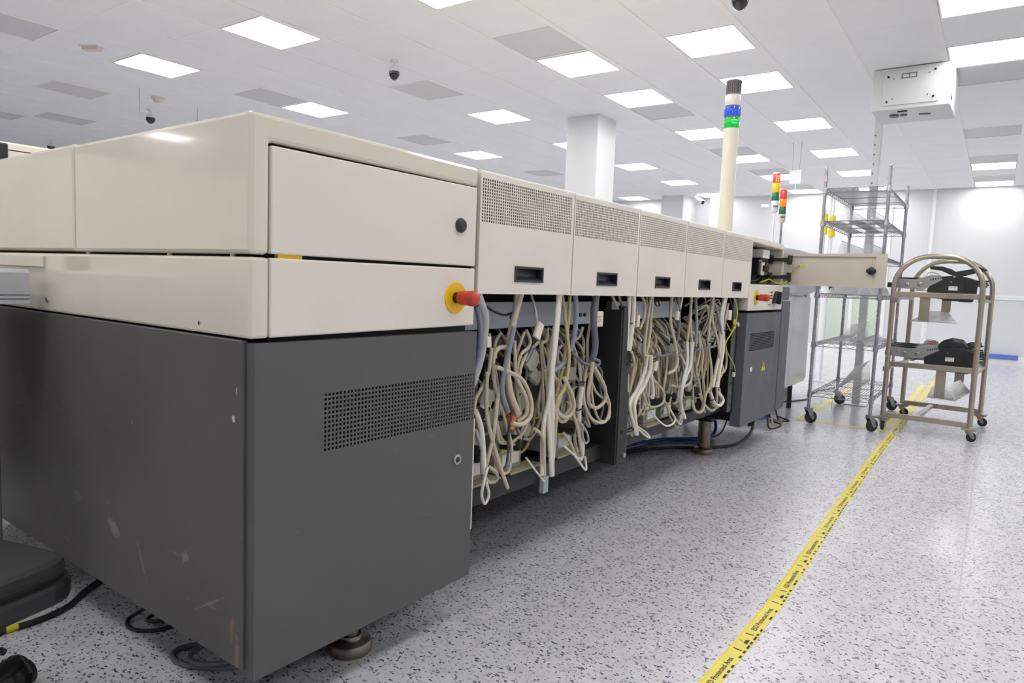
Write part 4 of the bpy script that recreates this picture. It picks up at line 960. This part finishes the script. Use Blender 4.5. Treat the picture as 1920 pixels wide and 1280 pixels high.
sb = MB().lathe((tx, ty, z), (0, 0, 1), [(0, .049), (.012, .050), (.013, .044), (.075, .043), (.076, .050), (.09, .050), (.095, .045)], 28)
for a in range(22): sb.rotbox((tx+.0455*math.cos(a*PI/11), ty+.0455*math.sin(a*PI/11), z+.044), (.003, .003, .032), a*PI/11)
obj('siren', sb, 't_grey', t)
def small_tower(x, y, z0, zl, zs, keys, r, lab, extra):
    t = thing('signal_tower', lab, 'signal light', (x, y, z0))
    obj('pole', MB().cyl((x, y, z0), (x, y, zl), .009 if extra == 'a' else .012, n=10), 'pvcwhite' if extra == 'a' else 'chrome', t)
    obj('mount', MB().lathe((x, y, zl), (0, 0, 1), [(0, r*.55), (.01, r*.8), (.03, r*.95), (zs[0]-zl, r)], 18), 'ivory' if extra == 'b' else 'pvcwhite', t)
    for k, (a, b) in enumerate(zip(zs[:-1], zs[1:])):
        o = obj('lens', MB().lathe((x, y, a), (0, 0, 1), [(0, r*.95), (.004, r*1.03), (b-a-.004, r*1.03), (b-a, r*.95)], 18), keys[k], t)
        if keys[k] == 't_red' and extra == 'a':
            rb = MB()
            for i in range(3):
                for j in range(3): rb.rotbox((x-r*(1.0-.25*abs(i-1))+.004, y-r*.25+(i-1)*r*.5, a+.02+j*.022), (.004, .0055, .006), .3)
            obj('lit_led', rb, 't_lit', o)['kind'] = 'stuff'
    obj('cap', MB().lathe((x, y, zs[-1]), (0, 0, 1), [(0, r), (.012, r*.9), (.016, r*.5)], 18), 'pvcwhite' if extra == 'a' else keys[-1], t)
    if extra == 'a': obj('side_knob', MB().cyl((x-.02, y+.05, zl+.06), (x-.03, y+.12, zl+.06), .025, n=10), 'pvcwhite', t)
    obj('label_strip', MB().rotbox((x-r*.8, y-r*.45, zl+.06), (.006, .022, .008), .55), 't_grey', t)
small_tower(7.12, 2.024, 1.35, 1.873, (1.99, 2.071, 2.163, 2.254), ('t_dgreen', 't_yellow', 't_red'), .035, 'small signal light with lit red, yellow and green lenses, left of the pair', 'a')
small_tower(7.55, 2.064, 1.35, 1.811, (1.90, 1.977, 2.058, 2.14), ('t_dgreen', 't_orange', 't_red'), .035, 'small signal light with red, orange and green lenses, right of the pair', 'b')
# ---------------------------------------------------------------- wire shelf rack on casters
def caster(mb_parent, x, y, ztop, r, w, ang, P, fork='caster', swivel='caster', name='caster'):
    """P: parent; local coordinates"""
    dx, dy = math.cos(ang), math.sin(ang); ox, oy = -dx*r*.55, -dy*r*.55
    f = MB(); f.cyl((x, y, ztop), (x, y, ztop-.02), r*.62, n=14)
    for s in (-1, 1):
        px, py = -dy*s*(w/2+.006), dx*s*(w/2+.006)
        p0 = Vector((x+px, y+py, ztop-.012)); q = Vector((x+ox+px, y+oy+py, r))
        ax = Vector((dx, dy, 0)); nn = Vector((-dy, dx, 0))*.002
        pts = [p0+ax*r*.5, p0-ax*r*.55, q-ax*r*.28-Vector((0, 0, r*.2)), q+ax*r*.25-Vector((0, 0, r*.2))]
        vs_ = [a-nn for a in pts]+[a+nn for a in pts]
        f.add(vs_, [(3, 2, 1, 0), (4, 5, 6, 7)]+[(i, (i+1) % 4, (i+1) % 4+4, i+4) for i in range(4)])
    c = obj(name, f, fork, P)
    wx, wy = x+ox, y+oy
    obj('wheel', MB().lathe((wx+dy*w/2, wy-dx*w/2, r), (-dy, dx, 0), [(0, r*.35), (.001, r*.9), (w*.2, r), (w*.8, r), (w-.001, r*.9), (w, r*.35)], 22), 'rubber', c)
    obj('hub', MB().cyl((wx+dy*(w/2+.012), wy-dx*(w/2+.012), r), (wx-dy*(w/2+.012), wy+dx*(w/2+.012), r), r*.28, n=12), 'caster', c)
    return c
Rk = thing('wire_shelf_rack', 'tall chrome wire shelf rack on four casters with comb dividers', 'shelf rack', (0, 0, 0))
LX, LY = .648, .232
for ix in (-1, 1):
    for iy in (-1, 1):
        p = MB().cyl((ix*LX, iy*LY, .125), (ix*LX, iy*LY, 2.11), .0135, n=12)
        po = obj('post', p, 'chrome', Rk)
        g = MB()
        for k in range(74):
            zz = .16+k*.0262; g.lathe((ix*LX, iy*LY, zz), (0, 0, 1), [(0, .0137), (.0008, .0125), (.0022, .0125), (.003, .0137)], 10)
        obj('groove', g, 'caster', po)['kind'] = 'stuff'
        obj('post_cap', MB().lathe((ix*LX, iy*LY, 2.108), (0, 0, 1), [(0, .015), (.006, .014), (.009, .008)], 10), 'chrome', po)
        caster(None, ix*LX, iy*LY, .135, .052, .03, {(-1, -1): 2.5, (-1, 1): 2.4, (1, -1): 2.3, (1, 1): 2.0}[(ix, iy)], Rk)
SH = (.245, .665, 1.075, 1.385, 1.665, 1.928)
def shelf(z, strips, k):
    s = MB()
    rw = .0032
    for iy in (-1, 1):       # long edges, two rails and a zigzag
        y = iy*(LY-.004)
        s.tube([(-LX, y, z+.018), (LX, y, z+.018)], rw, 5); s.tube([(-LX, y, z-.014), (LX, y, z-.014)], rw, 5)
        zz = [(-LX+i*LX*2/26, y, z+(.016 if i % 2 else -.012)) for i in range(27)]; s.tube(zz, .0024, 4)
    for ix in (-1, 1):
        x = ix*(LX-.004)
        s.tube([(x, -LY, z+.018), (x, LY, z+.018)], rw, 5); s.tube([(x, -LY, z-.014), (x, LY, z-.014)], rw, 5)
        zz = [(x, -LY+i*LY*2/10, z+(.016 if i % 2 else -.012)) for i in range(11)]; s.tube(zz, .0024, 4)
    for ix in (-.33, 0, .33): s.tube([(ix*LX*2, -LY, z+.012), (ix*LX*2, LY, z+.012)], rw, 5)
    o = obj('shelf', s, 'wire', Rk)
    wr = MB()
    for a, b in strips:      # surface wires along the long side
        n = int((b-a)/(.0125 if k > 2 else .022))
        for i in range(n+1):
            y = a+(b-a)*i/n; e = .0030 if k > 2 else .0015; wr.box(-LX+.01, y-e, z+.017, LX-.01, y+e, z+.0205)
    obj('surface_wires', wr, 'wire', o)['kind'] = 'stuff'
    for ix in (-1, 1):
        for iy in (-1, 1):
            obj('collar', MB().lathe((ix*LX, iy*LY, z-.022), (0, 0, 1), [(0, .021), (.045, .0175)], 12), 'chrome', o)
    return o
def comb(z, y, w, h, xa, xb, step, lean=0, name='comb_divider'):
    """tent-shaped wire divider: two rows of slanted rods meeting at a ridge"""
    m = MB(); n = int((xb-xa)/step)
    m.tube([(xa, y+lean, z+h), (xb, y+lean, z+h)], .0025, 5)
    for s in (-1, 1): m.tube([(xa, y+s*w/2, z), (xb, y+s*w/2, z)], .0025, 5)
    for i in range(n+1):
        x = xa+(xb-xa)*i/n
        m.tube([(x, y-w/2, z), (x, y+lean, z+h), (x, y+w/2, z)], .0016, 4, cap=False)
    obj(name, m, 'wirelight', Rk)['kind'] = 'stuff'
full = [(-LY+.008, LY-.008)]
split = [(-LY+.008, -.125), (-.045, .045), (.125, LY-.008)]
shelf(SH[0], full, 0); shelf(SH[1], full, 1); shelf(SH[2], full, 2); shelf(SH[3], split, 3); shelf(SH[4], split, 4); shelf(SH[5], full, 5)
for z in (SH[3], SH[4]):
    for y in (-.085, .085): comb(z+.02, y, .07, .12, -.60, .62, .030)
for y in (-.11, .10): comb(SH[2]+.02, y, .11, .10, -.60, .62, .022)
comb(SH[1]+.02, .045, .12, .15, -.35, .55, .034, -.05); comb(SH[1]+.02, -.09, .10, .04, -.5, .6, .034)
comb(SH[0]+.02, .02, .15, .20, -.30, .62, .032, -.06)
obj('loose_wire', MB().tube(smooth_path([(-LX+.01, .06, SH[0]+.01), (-LX-.02, .05, SH[0]-.03), (-LX-.01, .055, SH[0]-.12)]), .002, 4), 'wire', Rk)
obj('small_tag', MB().box(-LX-.016, LY-.008, 2.0, -LX-.012, LY+.008, 2.05), 'pink', Rk); obj('yellow_band', MB().lathe((LX-.02, -LY+.03, .135), (0, 0, 1), [(0, .03), (.01, .03)], 12), 'yellow', Rk)
Rk.location = (6.747, 1.122, 0); Rk.rotation_euler = (0, 0, .023)
for n, (y, za, zb) in enumerate(((1.955, 1.80, 2.05), (1.87, 1.77, 2.02))):
    t = thing('banded_pole', 'pale floor pole with yellow bands behind the wire rack, %s of two' % ('left' if n == 0 else 'right'), 'pole', (9.0, y, 0))
    obj('tube', MB().cyl((9.0, y, .02), (9.0, y, 2.25 if n else 2.1), .016, n=10), 'pvcwhite', t)
    obj('base', MB().cyl((9.0, y, 0), (9.0, y, .02), .04, n=14), 'pvcwhite', t)
    obj('yellow_band', MB().cyl((9.0, y, za), (9.0, y, za+.09), .036, n=12), 'yellowlabel', t); obj('yellow_band', MB().cyl((9.0, y, zb-.12), (9.0, y, zb), .036, n=12), 'yellowlabel', t)

# ---------------------------------------------------------------- feeder trolley (local: x = away, y = left)
Tr = thing('feeder_trolley', 'stainless trolley with two tall rounded hoop frames straddling the yellow tape', 'trolley', (0, 0, 0))
HX, HY = .43, .298
def hoop(x):
    pts = [(x, HY, .115), (x, HY, .6), (x, HY, 1.15)]
    r = .245
    for a in range(1, 9): pts.append((x, HY-r+r*math.cos(a*PI/16), 1.165+r*math.sin(a*PI/16)))
    q = [(p[0], -p[1], p[2]) for p in pts]
    m = MB().tube(pts+list(reversed(q)), .0195, 10)
    h = obj('hoop_frame', m, 'steel', Tr)
    for z, nm in ((1.108, 'upper_rail'), (.545, 'lower_rail'), (.125, 'base_rail')):
        obj(nm, MB().box(x-.012, -HY, z-.021, x+.012, HY, z+.021), 'steel', h, .003)
    return h
h1 = hoop(-HX); h2 = hoop(HX)
for y in (HY-.01, -HY+.01):
    for z in (1.075, .512): obj('side_rail', MB().box(-HX+.012, y-.014, z-.012, HX-.012, y+.014, z+.012), 'steel', Tr, .002)
obj('cross_bar', MB().box(-HX+.012, .045, .115, HX-.012, .085, .14), 'alu', Tr, .002)
for z, y in ((1.06, .26), (.50, .28)):
    obj('clamp', MB().box(-HX-.024, y-.0, z-.02, -HX+.024, y+.045, z+.02), 'alu', Tr, .003)
for x in (-HX, HX):
    for y in (HY, -HY):
        obj('caster_plate', MB().box(x-.05, y-.05, .092, x+.05, y+.05, .106), 'caster', Tr, .003)
        obj('caster_ring', MB().cyl((x, y, .092), (x, y, .078), .032, n=16), 'brass', Tr)
        caster(None, x, y, .082, .036, .024, {1: .3, -1: 2.2}[1 if y > 0 else -1] if x < 0 else 1.6, Tr)
for x, ya, yb, za, zb in ((-HX, .038, .11, .895, 1.10), (HX-.03, -.010, .060, .965, 1.10), (-HX, -.114, -.044, .300, .54), (HX-.03, -.158, -.087, .36, .54)):
    obj('hanger_plate', MB().box(x+.013, ya, za, x+.017, yb, zb), 'steel', Tr, .001)
def sheet(nm, strips):
    """bent metal sheet: consecutive cross edges, each a pair of points, given 3 mm of thickness"""
    mb = MB(); up = Vector((0, 0, .003)); n = len(strips)
    vs_ = []
    for p, q in strips: vs_ += [Vector(p), Vector(q), Vector(p)-up, Vector(q)-up]
    fs = []
    for i in range(n-1):
        a, b = 4*i, 4*i+4
        fs += [(a, a+1, b+1, b), (a+2, b+2, b+3, a+3), (a, b, b+2, a+2), (a+1, a+3, b+3, b+1)]
    fs += [(0, 2, 3, 1), (4*n-4, 4*n-3, 4*n-1, 4*n-2)]
    mb.add(vs_, fs); o = obj(nm, mb, 'alu', Tr)
    obj('tray_lip', MB().tube([s_[0] for s_ in strips], .004, 6), 'alu', o)
sheet('drip_tray', [((-.445, .163, .900), (.335, .131, .972)), ((-.445, .06, .902), (.335, .06, .974)), ((-.440, -.157, .902), (.335, .001, .975))])
sheet('drip_tray', [((-.442, -.003, .308), (.19, .05, .33)), ((-.440, -.10, .304), (.19, -.02, .325)), ((-.434, -.188, .303), (.191, -.052, .336)), ((-.430, -.284, .385), (.195, -.150, .407))])
rv = MB()
for x in (-HX+.012,):
    for y, z in ((.05, .905), (.10, .905), (-.10, .32), (-.06, .32), (-.10, .345), (-.06, .345)): rv.cyl((x, y, z), (x-.006, y, z), .006, n=8)
obj('rivets', rv, 'chrome', Tr)['kind'] = 'stuff'
TL, TA = (6.712, .492, 0), -.045
def trw(x, y, z):
    c, s = math.cos(TA), math.sin(TA); return (TL[0]+c*x-s*y, TL[1]+s*x+c*y, z)
def feeder(x, y, z, lab, grp, lever=True, w=.042, tilt=0, orange=False, dirt=False):
    """tape feeder lying along y; local frame built at origin"""
    F = thing('tape_feeder', lab, 'feeder', (0, 0, 0), grp)
    W2 = w/2
    def pz(poly, key, nm, e=0, parent=F, bev=.002): return obj(nm, MB().prism(poly, 'x', -W2-e, W2+e), key, parent, bev)
    body = pz([(.06, .02), (.058, -.04), (.04, -.045), (-.04, -.05), (-.06, -.064), (-.25, -.064), (-.255, -.03), (-.27, -.02), (-.27, .02), (-.275, .10), (-.20, .125), (-.10, .135), (-.02, .125), (.03, .06), (.06, .03)], 'feederblack', 'body')
    pl_ = pz([(.30, .03), (.31, .05), (.30, .105), (.15, .098), (.09, .12), (.045, .135), (-.02, .138), (-.04, .10), (.0, .075), (.09, .022), (.20, .022)], 'feedermetal', 'side_plate', .003)
    for yy, zz, r in ((.25, .07, .012), (.20, .058, .017), (.11, .060, .019), (.02, .115, .01)):
        obj('roller', MB().lathe((-W2-.003, yy, zz), (-1, 0, 0), [(0, r), (.004, r*.95), (.005, r*.5)], 16), 'chrome', pl_)
    sl = MB()
    for i in range(6): sl.box(-W2-.0045, .035-i*.016, .092+i*.004, -W2-.003, .043-i*.016, .104+i*.004)
    obj('slots', sl, 'knob', pl_)['kind'] = 'stuff'
    obj('tape_guide', MB().box(-W2*.6, .02, .100, W2*.6, .31, .114), 'feederblack', F)
    obj('front_lock', MB().box(-W2-.004, .315, .03, W2+.004, .345, .07), 'black', F, .004)
    obj('loop_clip', MB().tube(smooth_path([(-W2, .07, .13), (-W2, .065, .15), (-W2, .04, .155), (-W2, .0, .15), (-W2, -.01, .138)]), .0035, 6), 'chrome', F)
    if lever:
        lv = pz([(.05, .183), (.055, .20), (.035, .208), (-.03, .206), (-.09, .187), (-.12, .168), (-.12, .130), (-.085, .142), (-.055, .158), (-.02, .174)], 'feederblack', 'lever', .004, F, .004)
        pz([(-.115, .165), (-.12, .12), (-.16, .128), (-.22, .148), (-.28, .165), (-.33, .18), (-.28, .205), (-.2, .183)], 'feederblack', 'rear_wing', .006, F, .004)
        obj('lever_pin', MB().cyl((-W2-.008, -.118, .128), (W2+.008, -.118, .128), .009, n=10), 'chrome', F)
    else:
        pz([(-.03, .13), (-.06, .16), (-.12, .185), (-.20, .175), (-.23, .14)], 'feederblack', 'cover', .004, F, .006)
        pz([(-.20, .13), (-.25, .16), (-.32, .165), (-.33, .155), (-.27, .135)], 'feederblack', 'rear_wing', .002, F, .003)
    cn = MB()
    for i in range(4): cn.cyl((0, -.275, .06+i*.013), (0, -.335-.008*(i % 2), .055+i*.014), .006, n=8)
    obj('connector_pins', cn, 'black', F)['kind'] = 'stuff'
    fn = MB()
    for i in range(7): fn.box(-W2-.002, -.24+i*.012, -.069, W2+.002, -.234+i*.012, -.03)
    obj('fins', fn, 'knob', F)['kind'] = 'stuff'
    for i in range(3): obj('rib', MB().box(-W2-.003, -.245+i*.022, .0, -W2, -.236+i*.022, .085), 'black', F)
    obj('label', MB().box(-W2-.0025, -.145, .02, -W2-.0005, -.085, .052), 'white', F)
    obj('label_stripe', MB().box(-W2-.003, -.143, .042, -W2-.002, -.087, .050), 'pink', F)
    obj('screw', MB().cyl((-W2-.003, -.10, .085), (-W2, -.10, .085), .006, n=8), 'chrome', F)
    if orange: obj('orange_clip', MB().box(-W2*.8, -.02, .136, W2*.8, .06, .146), 'orange', F, .003)
    F.location = trw(x, y, z+.0022); F.rotation_euler = (0, tilt, TA)
    return F
feeder(-.30, .02, 1.132, 'long black and grey tape feeder with open winged lever on the upper trolley tier', None, True, .046)
feeder(-.28, .0, .572, 'grey and black tape feeder nearest the front on the lower trolley tier', 'feeders on the lower tier', False, .046)
feeder(-.05, .03, .572, 'middle tape feeder with orange clip on the lower trolley tier', 'feeders on the lower tier', False, .05, orange=True)
feeder(.17, .05, .572, 'rearmost tape feeder with orange clip on the lower trolley tier', 'feeders on the lower tier', False, .04, orange=True)
for z, n in ((1.087, 2), (.524, 3)):      # runner rails the feeders hang on
    zz = z+(.045 if n == 2 else .048)
    obj('runner', MB().box(-HX+.012, .120, zz+.008, HX-.012, .144, zz+.0215), 'steel', Tr)
    obj('runner', MB().box(-HX+.012, -.274, zz-.044, HX-.012, -.257, zz-.031), 'steel', Tr)
Tr.location = (TL[0], TL[1], .0022); Tr.rotation_euler = (0, 0, TA)

# ---------------------------------------------------------------- chair at the lower left
Ch = thing('work_chair', 'black padded work chair with black base at the lower left corner', 'chair', (0, 0, 0))
def rsq(h, r, n=5):
    out = []
    for cx, cy, a0 in ((h-r, h-r, 0), (-h+r, h-r, PI/2), (-h+r, -h+r, PI), (h-r, -h+r, 1.5*PI)):
        for i in range(n+1): out.append((cx+r*math.cos(a0+i*PI/2/n), cy+r*math.sin(a0+i*PI/2/n)))
    return out
o = obj('seat_shell', MB().prism(rsq(.235, .07), 'z', .385, .435), 'black', Ch, .012)
obj('seat', MB().prism(rsq(.228, .07), 'z', .430, .475), 'seat', Ch, .018)
obj('mechanism', MB().box(-.10, -.08, .34, .10, .08, .386), 'black', Ch, .01); obj('height_lever', MB().tube([(0, -.08, .36), (.03, -.20, .355), (.05, -.25, .35)], .007), 'black', Ch)
obj('gas_column', MB().cyl((0, 0, .10), (0, 0, .34), .028, n=14).cyl((0, 0, .2), (0, 0, .34), .02, n=14), 'black', Ch)
obj('back_bar', MB().tube(smooth_path([(-.10, 0, .37), (-.27, 0, .38), (-.31, 0, .46), (-.29, 0, .75)]), .02, 8), 'black', Ch)
obj('backrest', MB().prism([(a, .72+b) for a, b in rsq(.19, .06)], 'x', -.30, -.25), 'seat', Ch, .02)
for k in range(5):
    a = .43+k*2*PI/5
    p = MB(); c, s = math.cos(a), math.sin(a)
    p.tube(smooth_path([(0, 0, .10), (c*.12, s*.12, .098), (c*.31, s*.31, .085), (c*.375, s*.375, .075)]), .022, 8); L_ = obj('leg', p, 'black', Ch)
    x, y = c*.39, s*.39; t_ = a+1.2; dx, dy = -math.sin(t_), math.cos(t_)
    for q in (-1, 1):
        obj('wheel', MB().lathe((x+dx*q*.010, y+dy*q*.010, .034), (dx*q, dy*q, 0), [(0, .034), (.015, .033), (.02, .023)], 18), 'black', L_)
    hd = MB()
    ex, ey = math.cos(t_), math.sin(t_)
    arc = [(x+ex*.044*math.cos(b), y+ey*.044*math.cos(b), .036+.044*math.sin(b)) for b in [i*PI/7+.1 for i in range(7)]]
    hd.tube(arc, .011, 8); obj('caster_hood', hd, 'black', L_)
Ch.location = (.335, 1.74, 0); Ch.rotation_euler = (0, 0, .29)

# ---------------------------------------------------------------- conveyor at the left edge, machines behind
t = thing('conveyor', 'grey aluminium conveyor rail on a dark leg at the left edge', 'conveyor', (.3, 2.6, 0))
rail = MB(); prof = [(2.43, .972), (2.43, .984), (2.436, .985), (2.436, .988), (2.43, .989), (2.43, .996), (2.436, .997), (2.436, 1.0), (2.43, 1.001), (2.43, 1.068), (2.440, 1.078), (2.48, 1.078), (2.48, .972)]
obj('rail', MB().prism(prof, 'x', -1.6, .82), 'aluprofile', t, .002); obj('rail', MB().box(-1.6, 2.86, .972, .82, 2.9, 1.078), 'aluprofile', t, .003)
obj('belt', MB().box(-1.6, 2.48, 1.02, .82, 2.86, 1.03), 'blackmatt', t)
obj('cross_member', MB().box(-.2, 2.48, .98, -.16, 2.86, 1.02), 'aluprofile', t)
obj('leg', MB().box(.66, 2.50, .03, .755, 2.58, .972), 'darkfar', t, .004); obj('leg', MB().box(.66, 2.78, .03, .755, 2.86, .972), 'darkfar', t, .004)
obj('leg', MB().box(-1.5, 2.50, .03, -1.41, 2.58, .972), 'darkfar', t, .004); obj('leg', MB().box(-1.5, 2.78, .03, -1.41, 2.86, .972), 'darkfar', t, .004)
for x in (.707, -1.455):
    for y in (2.54, 2.82): obj('leg_foot', MB().lathe((x, y, 0), (0, 0, 1), [(0, .03), (.008, .03), (.012, .012), (.032, .012)], 14), 'footsteel', t)
obj('sensor', MB().box(.70, 2.55, 1.079, .76, 2.60, 1.125), 'black', t, .004)
t = thing('back_machine', 'cream machine with a dark seam standing behind the near cover at far left', 'machine', (.3, 4.4, 0))
obj('upper_body', MB().box(-1.6, 4.0, 1.0, 2.2, 4.9, 1.675), 'cream2', t, .01); obj('lower_body', MB().box(-1.58, 4.03, .12, 2.18, 4.88, .99), 'dark', t, .008)
obj('seam', MB().box(-1.6, 3.9985, 1.636, 2.2, 4.0, 1.640), 'blackmatt', t)
for x in (-1.4, 2.0):
    for y in (4.2, 4.7): obj('foot', MB().lathe((x, y, 0), (0, 0, 1), [(0, .05), (.02, .05), (.03, .025), (.12, .025)], 14), 'footsteel', t)
obj('screen', MB().box(.95, 3.93, 1.50, 1.252, 3.96, 1.66), 'black', t, .008); obj('screen_arm', MB().cyl((1.1, 3.96, 1.58), (1.1, 4.0, 1.58), .02, n=10), 'black', t)
t = thing('hooded_machine', 'glossy white machine with a rounded grey hood beside the wire rack', 'machine', (6.2, 2.0, 0)); HM = t
obj('body', MB().prism([(5.45, .25), (6.88, .25), (6.84, 1.12), (5.45, 1.12)], 'y', 1.56, 2.5), 'film', t, .03)
obj('door_panel', MB().prism([(5.60, .29), (6.20, .29), (6.18, 1.06), (5.60, 1.06)], 'y', 1.548, 1.562), 'film', t, .006); obj('door_panel', MB().prism([(6.23, .29), (6.84, .29), (6.81, 1.05), (6.21, 1.06)], 'y', 1.548, 1.562), 'film', t, .006)
hp = [(5.55, 1.11)]
hp += [(5.55+1.45*i/12, 1.118-.05*math.sin(PI*min(1, i/12*1.0))) for i in range(1, 12)]
hp += [(7.0, 1.13), (7.0, 1.30)]+[(6.62+.38*math.cos(a), 1.28+.17*math.sin(a)) for a in [i*PI/12 for i in range(1, 7)]]+[(5.55, 1.45)]
obj('hood', MB().prism(hp, 'y', 1.50, 2.45), 'hood', t, .02)
obj('hood_tip', MB().lathe((6.50, 1.52, 1.07), (0, 0, -1), [(0, .03), (.012, .012), (.022, .003)], 10), 'hood', t)
obj('slot', MB().box(5.72, 1.546, .68, 5.78, 1.549, .95), 'wallgrey', t)
for x in (5.6, 6.1, 6.75):
    for y in (1.66, 2.4): obj('leg', MB().cyl((x, y, 0), (x, y, .25), .022, n=10), 'blackpaint', t)
t = thing('tower_cabinet', 'white cabinet hidden behind the hooded machine carrying the two small signal lights', 'cabinet', (7.3, 2.05, 0))
obj('body', MB().box(7.04, 1.85, .1, 7.75, 2.35, 1.348), 'film', t, .01); obj('plinth', MB().box(7.08, 1.9, 0, 7.7, 2.3, .1), 'darkfar', t)

# ---------------------------------------------------------------- cables and hoses on the floor
def floor_cable(nm, pts, r, key, lab, cat='cable', grp=None):
    return tag(obj(nm, MB().tube(smooth_path(pts, 6), r, 7), key), lab, cat, grp)
floor_cable('floor_cable', [(1.35, 2.15, .16), (1.05, 2.12, .05), (.965, 2.14, .007), (.95, 2.06, .007), (1.02, 2.0, .007), (1.2, 1.98, .007), (1.5, 2.05, .008)], .006, 'c_k', 'thin black cable loop poking out under the dark side panel, farther one')
floor_cable('floor_cable', [(1.3, 2.08, .02), (1.04, 2.09, .02), (.99, 2.06, .02), (1.05, 2.02, .02), (1.3, 2.0, .02)], .006, 'c_k', 'second black cable loop resting on the farther loop under the side panel')
floor_cable('floor_cable', [(1.4, 1.80, .008), (1.1, 1.82, .008), (.975, 1.86, .008), (.94, 1.80, .008), (.985, 1.70, .008), (1.08, 1.63, .008), (1.3, 1.60, .008)], .0075, 'c_e', 'grey cable coil on the floor under the near cabinet corner')
floor_cable('floor_cable', [(1.35, 1.78, .024), (1.08, 1.80, .024), (.97, 1.78, .024), (.96, 1.72, .024), (1.04, 1.66, .024), (1.3, 1.64, .024)], .0075, 'c_e', 'upper turn of the grey cable coil under the near cabinet corner')
floor_cable('floor_cable', [(1.06, 1.80, .24), (1.055, 1.80, .10), (1.06, 1.79, .045), (1.10, 1.76, .04), (1.22, 1.75, .04)], .006, 'c_t', 'beige cable dropping straight to the floor under the near cabinet')
t = thing('black_cable', 'black cable with a yellow band on the floor beneath the chair', 'cable', (.8, 2.4, 0))
cp = [(1.2, 2.6, .01), (.98, 2.45, .01), (.88, 2.36, .01), (.78, 2.33, .01), (.66, 2.34, .01), (.4, 2.36, .01)]
obj('sheath', MB().tube(smooth_path(cp, 6), .0095, 8), 'c_k', t)
obj('yellow_band', MB().cyl((.735, 2.333, .0105), (.705, 2.336, .0105), .011, n=12), 'yellowlabel', t)
floor_cable('blue_hose', [(3.5, 2.2, .014), (4.0, 2.08, .014), (4.5, 1.97, .014), (4.72, 1.80, .014), (4.9, 1.72, .03), (5.0, 1.75, .12), (4.97, 1.86, .22)], .012, 'c_blue', 'blue air hose on the floor behind the far machine foot', 'hose')
floor_cable('floor_cable', [(5.30, 1.58, .22), (5.32, 1.56, .12), (5.26, 1.55, .03), (5.0, 1.52, .011), (4.75, 1.52, .011), (4.55, 1.62, .011), (4.3, 1.85, .011), (3.8, 2.1, .011)], .011, 'c_k', 'thick black cable curving from the far module to the floor')
floor_cable('floor_cable', [(5.02, 1.66, .22), (5.05, 1.68, .10), (4.93, 1.70, .02), (4.72, 1.84, .008), (4.2, 2.2, .008)], .006, 'c_k', 'thin black cable beside the blue hose near the far foot')
obj('blue_hose', MB().tube(smooth_path([(5.6, 1.75, .26), (5.75, 1.68, .05), (6.1, 1.66, .011), (6.4, 1.72, .011), (6.3, 1.86, .011), (5.9, 1.85, .011)], 6), .010, 7), 'c_blue', HM)
for k, (x, key, w_) in enumerate(((5.62, 'c_k', 'black lead'), (5.72, 'c_t', 'beige lead'), (5.86, 'c_k', 'dark lead'))):
    floor_cable('floor_cable', [(x, 1.60, .26), (x+.05, 1.56, .12), (x-.06+.09*k, 1.50+.02*k, .009), (x+.16, 1.47, .009), (x+.30, 1.60, .009)], .007, key, '%s hanging to the floor between far module and hooded machine, %s' % (w_, ('nearest', 'middle', 'farthest')[k]))
floor_cable('floor_cable', [(6.9, 1.85, .008), (7.4, 1.65, .008), (7.9, 1.72, .008), (8.6, 1.62, .008)], .008, 'c_e', 'thin grey cable lying on the floor behind the wire rack')
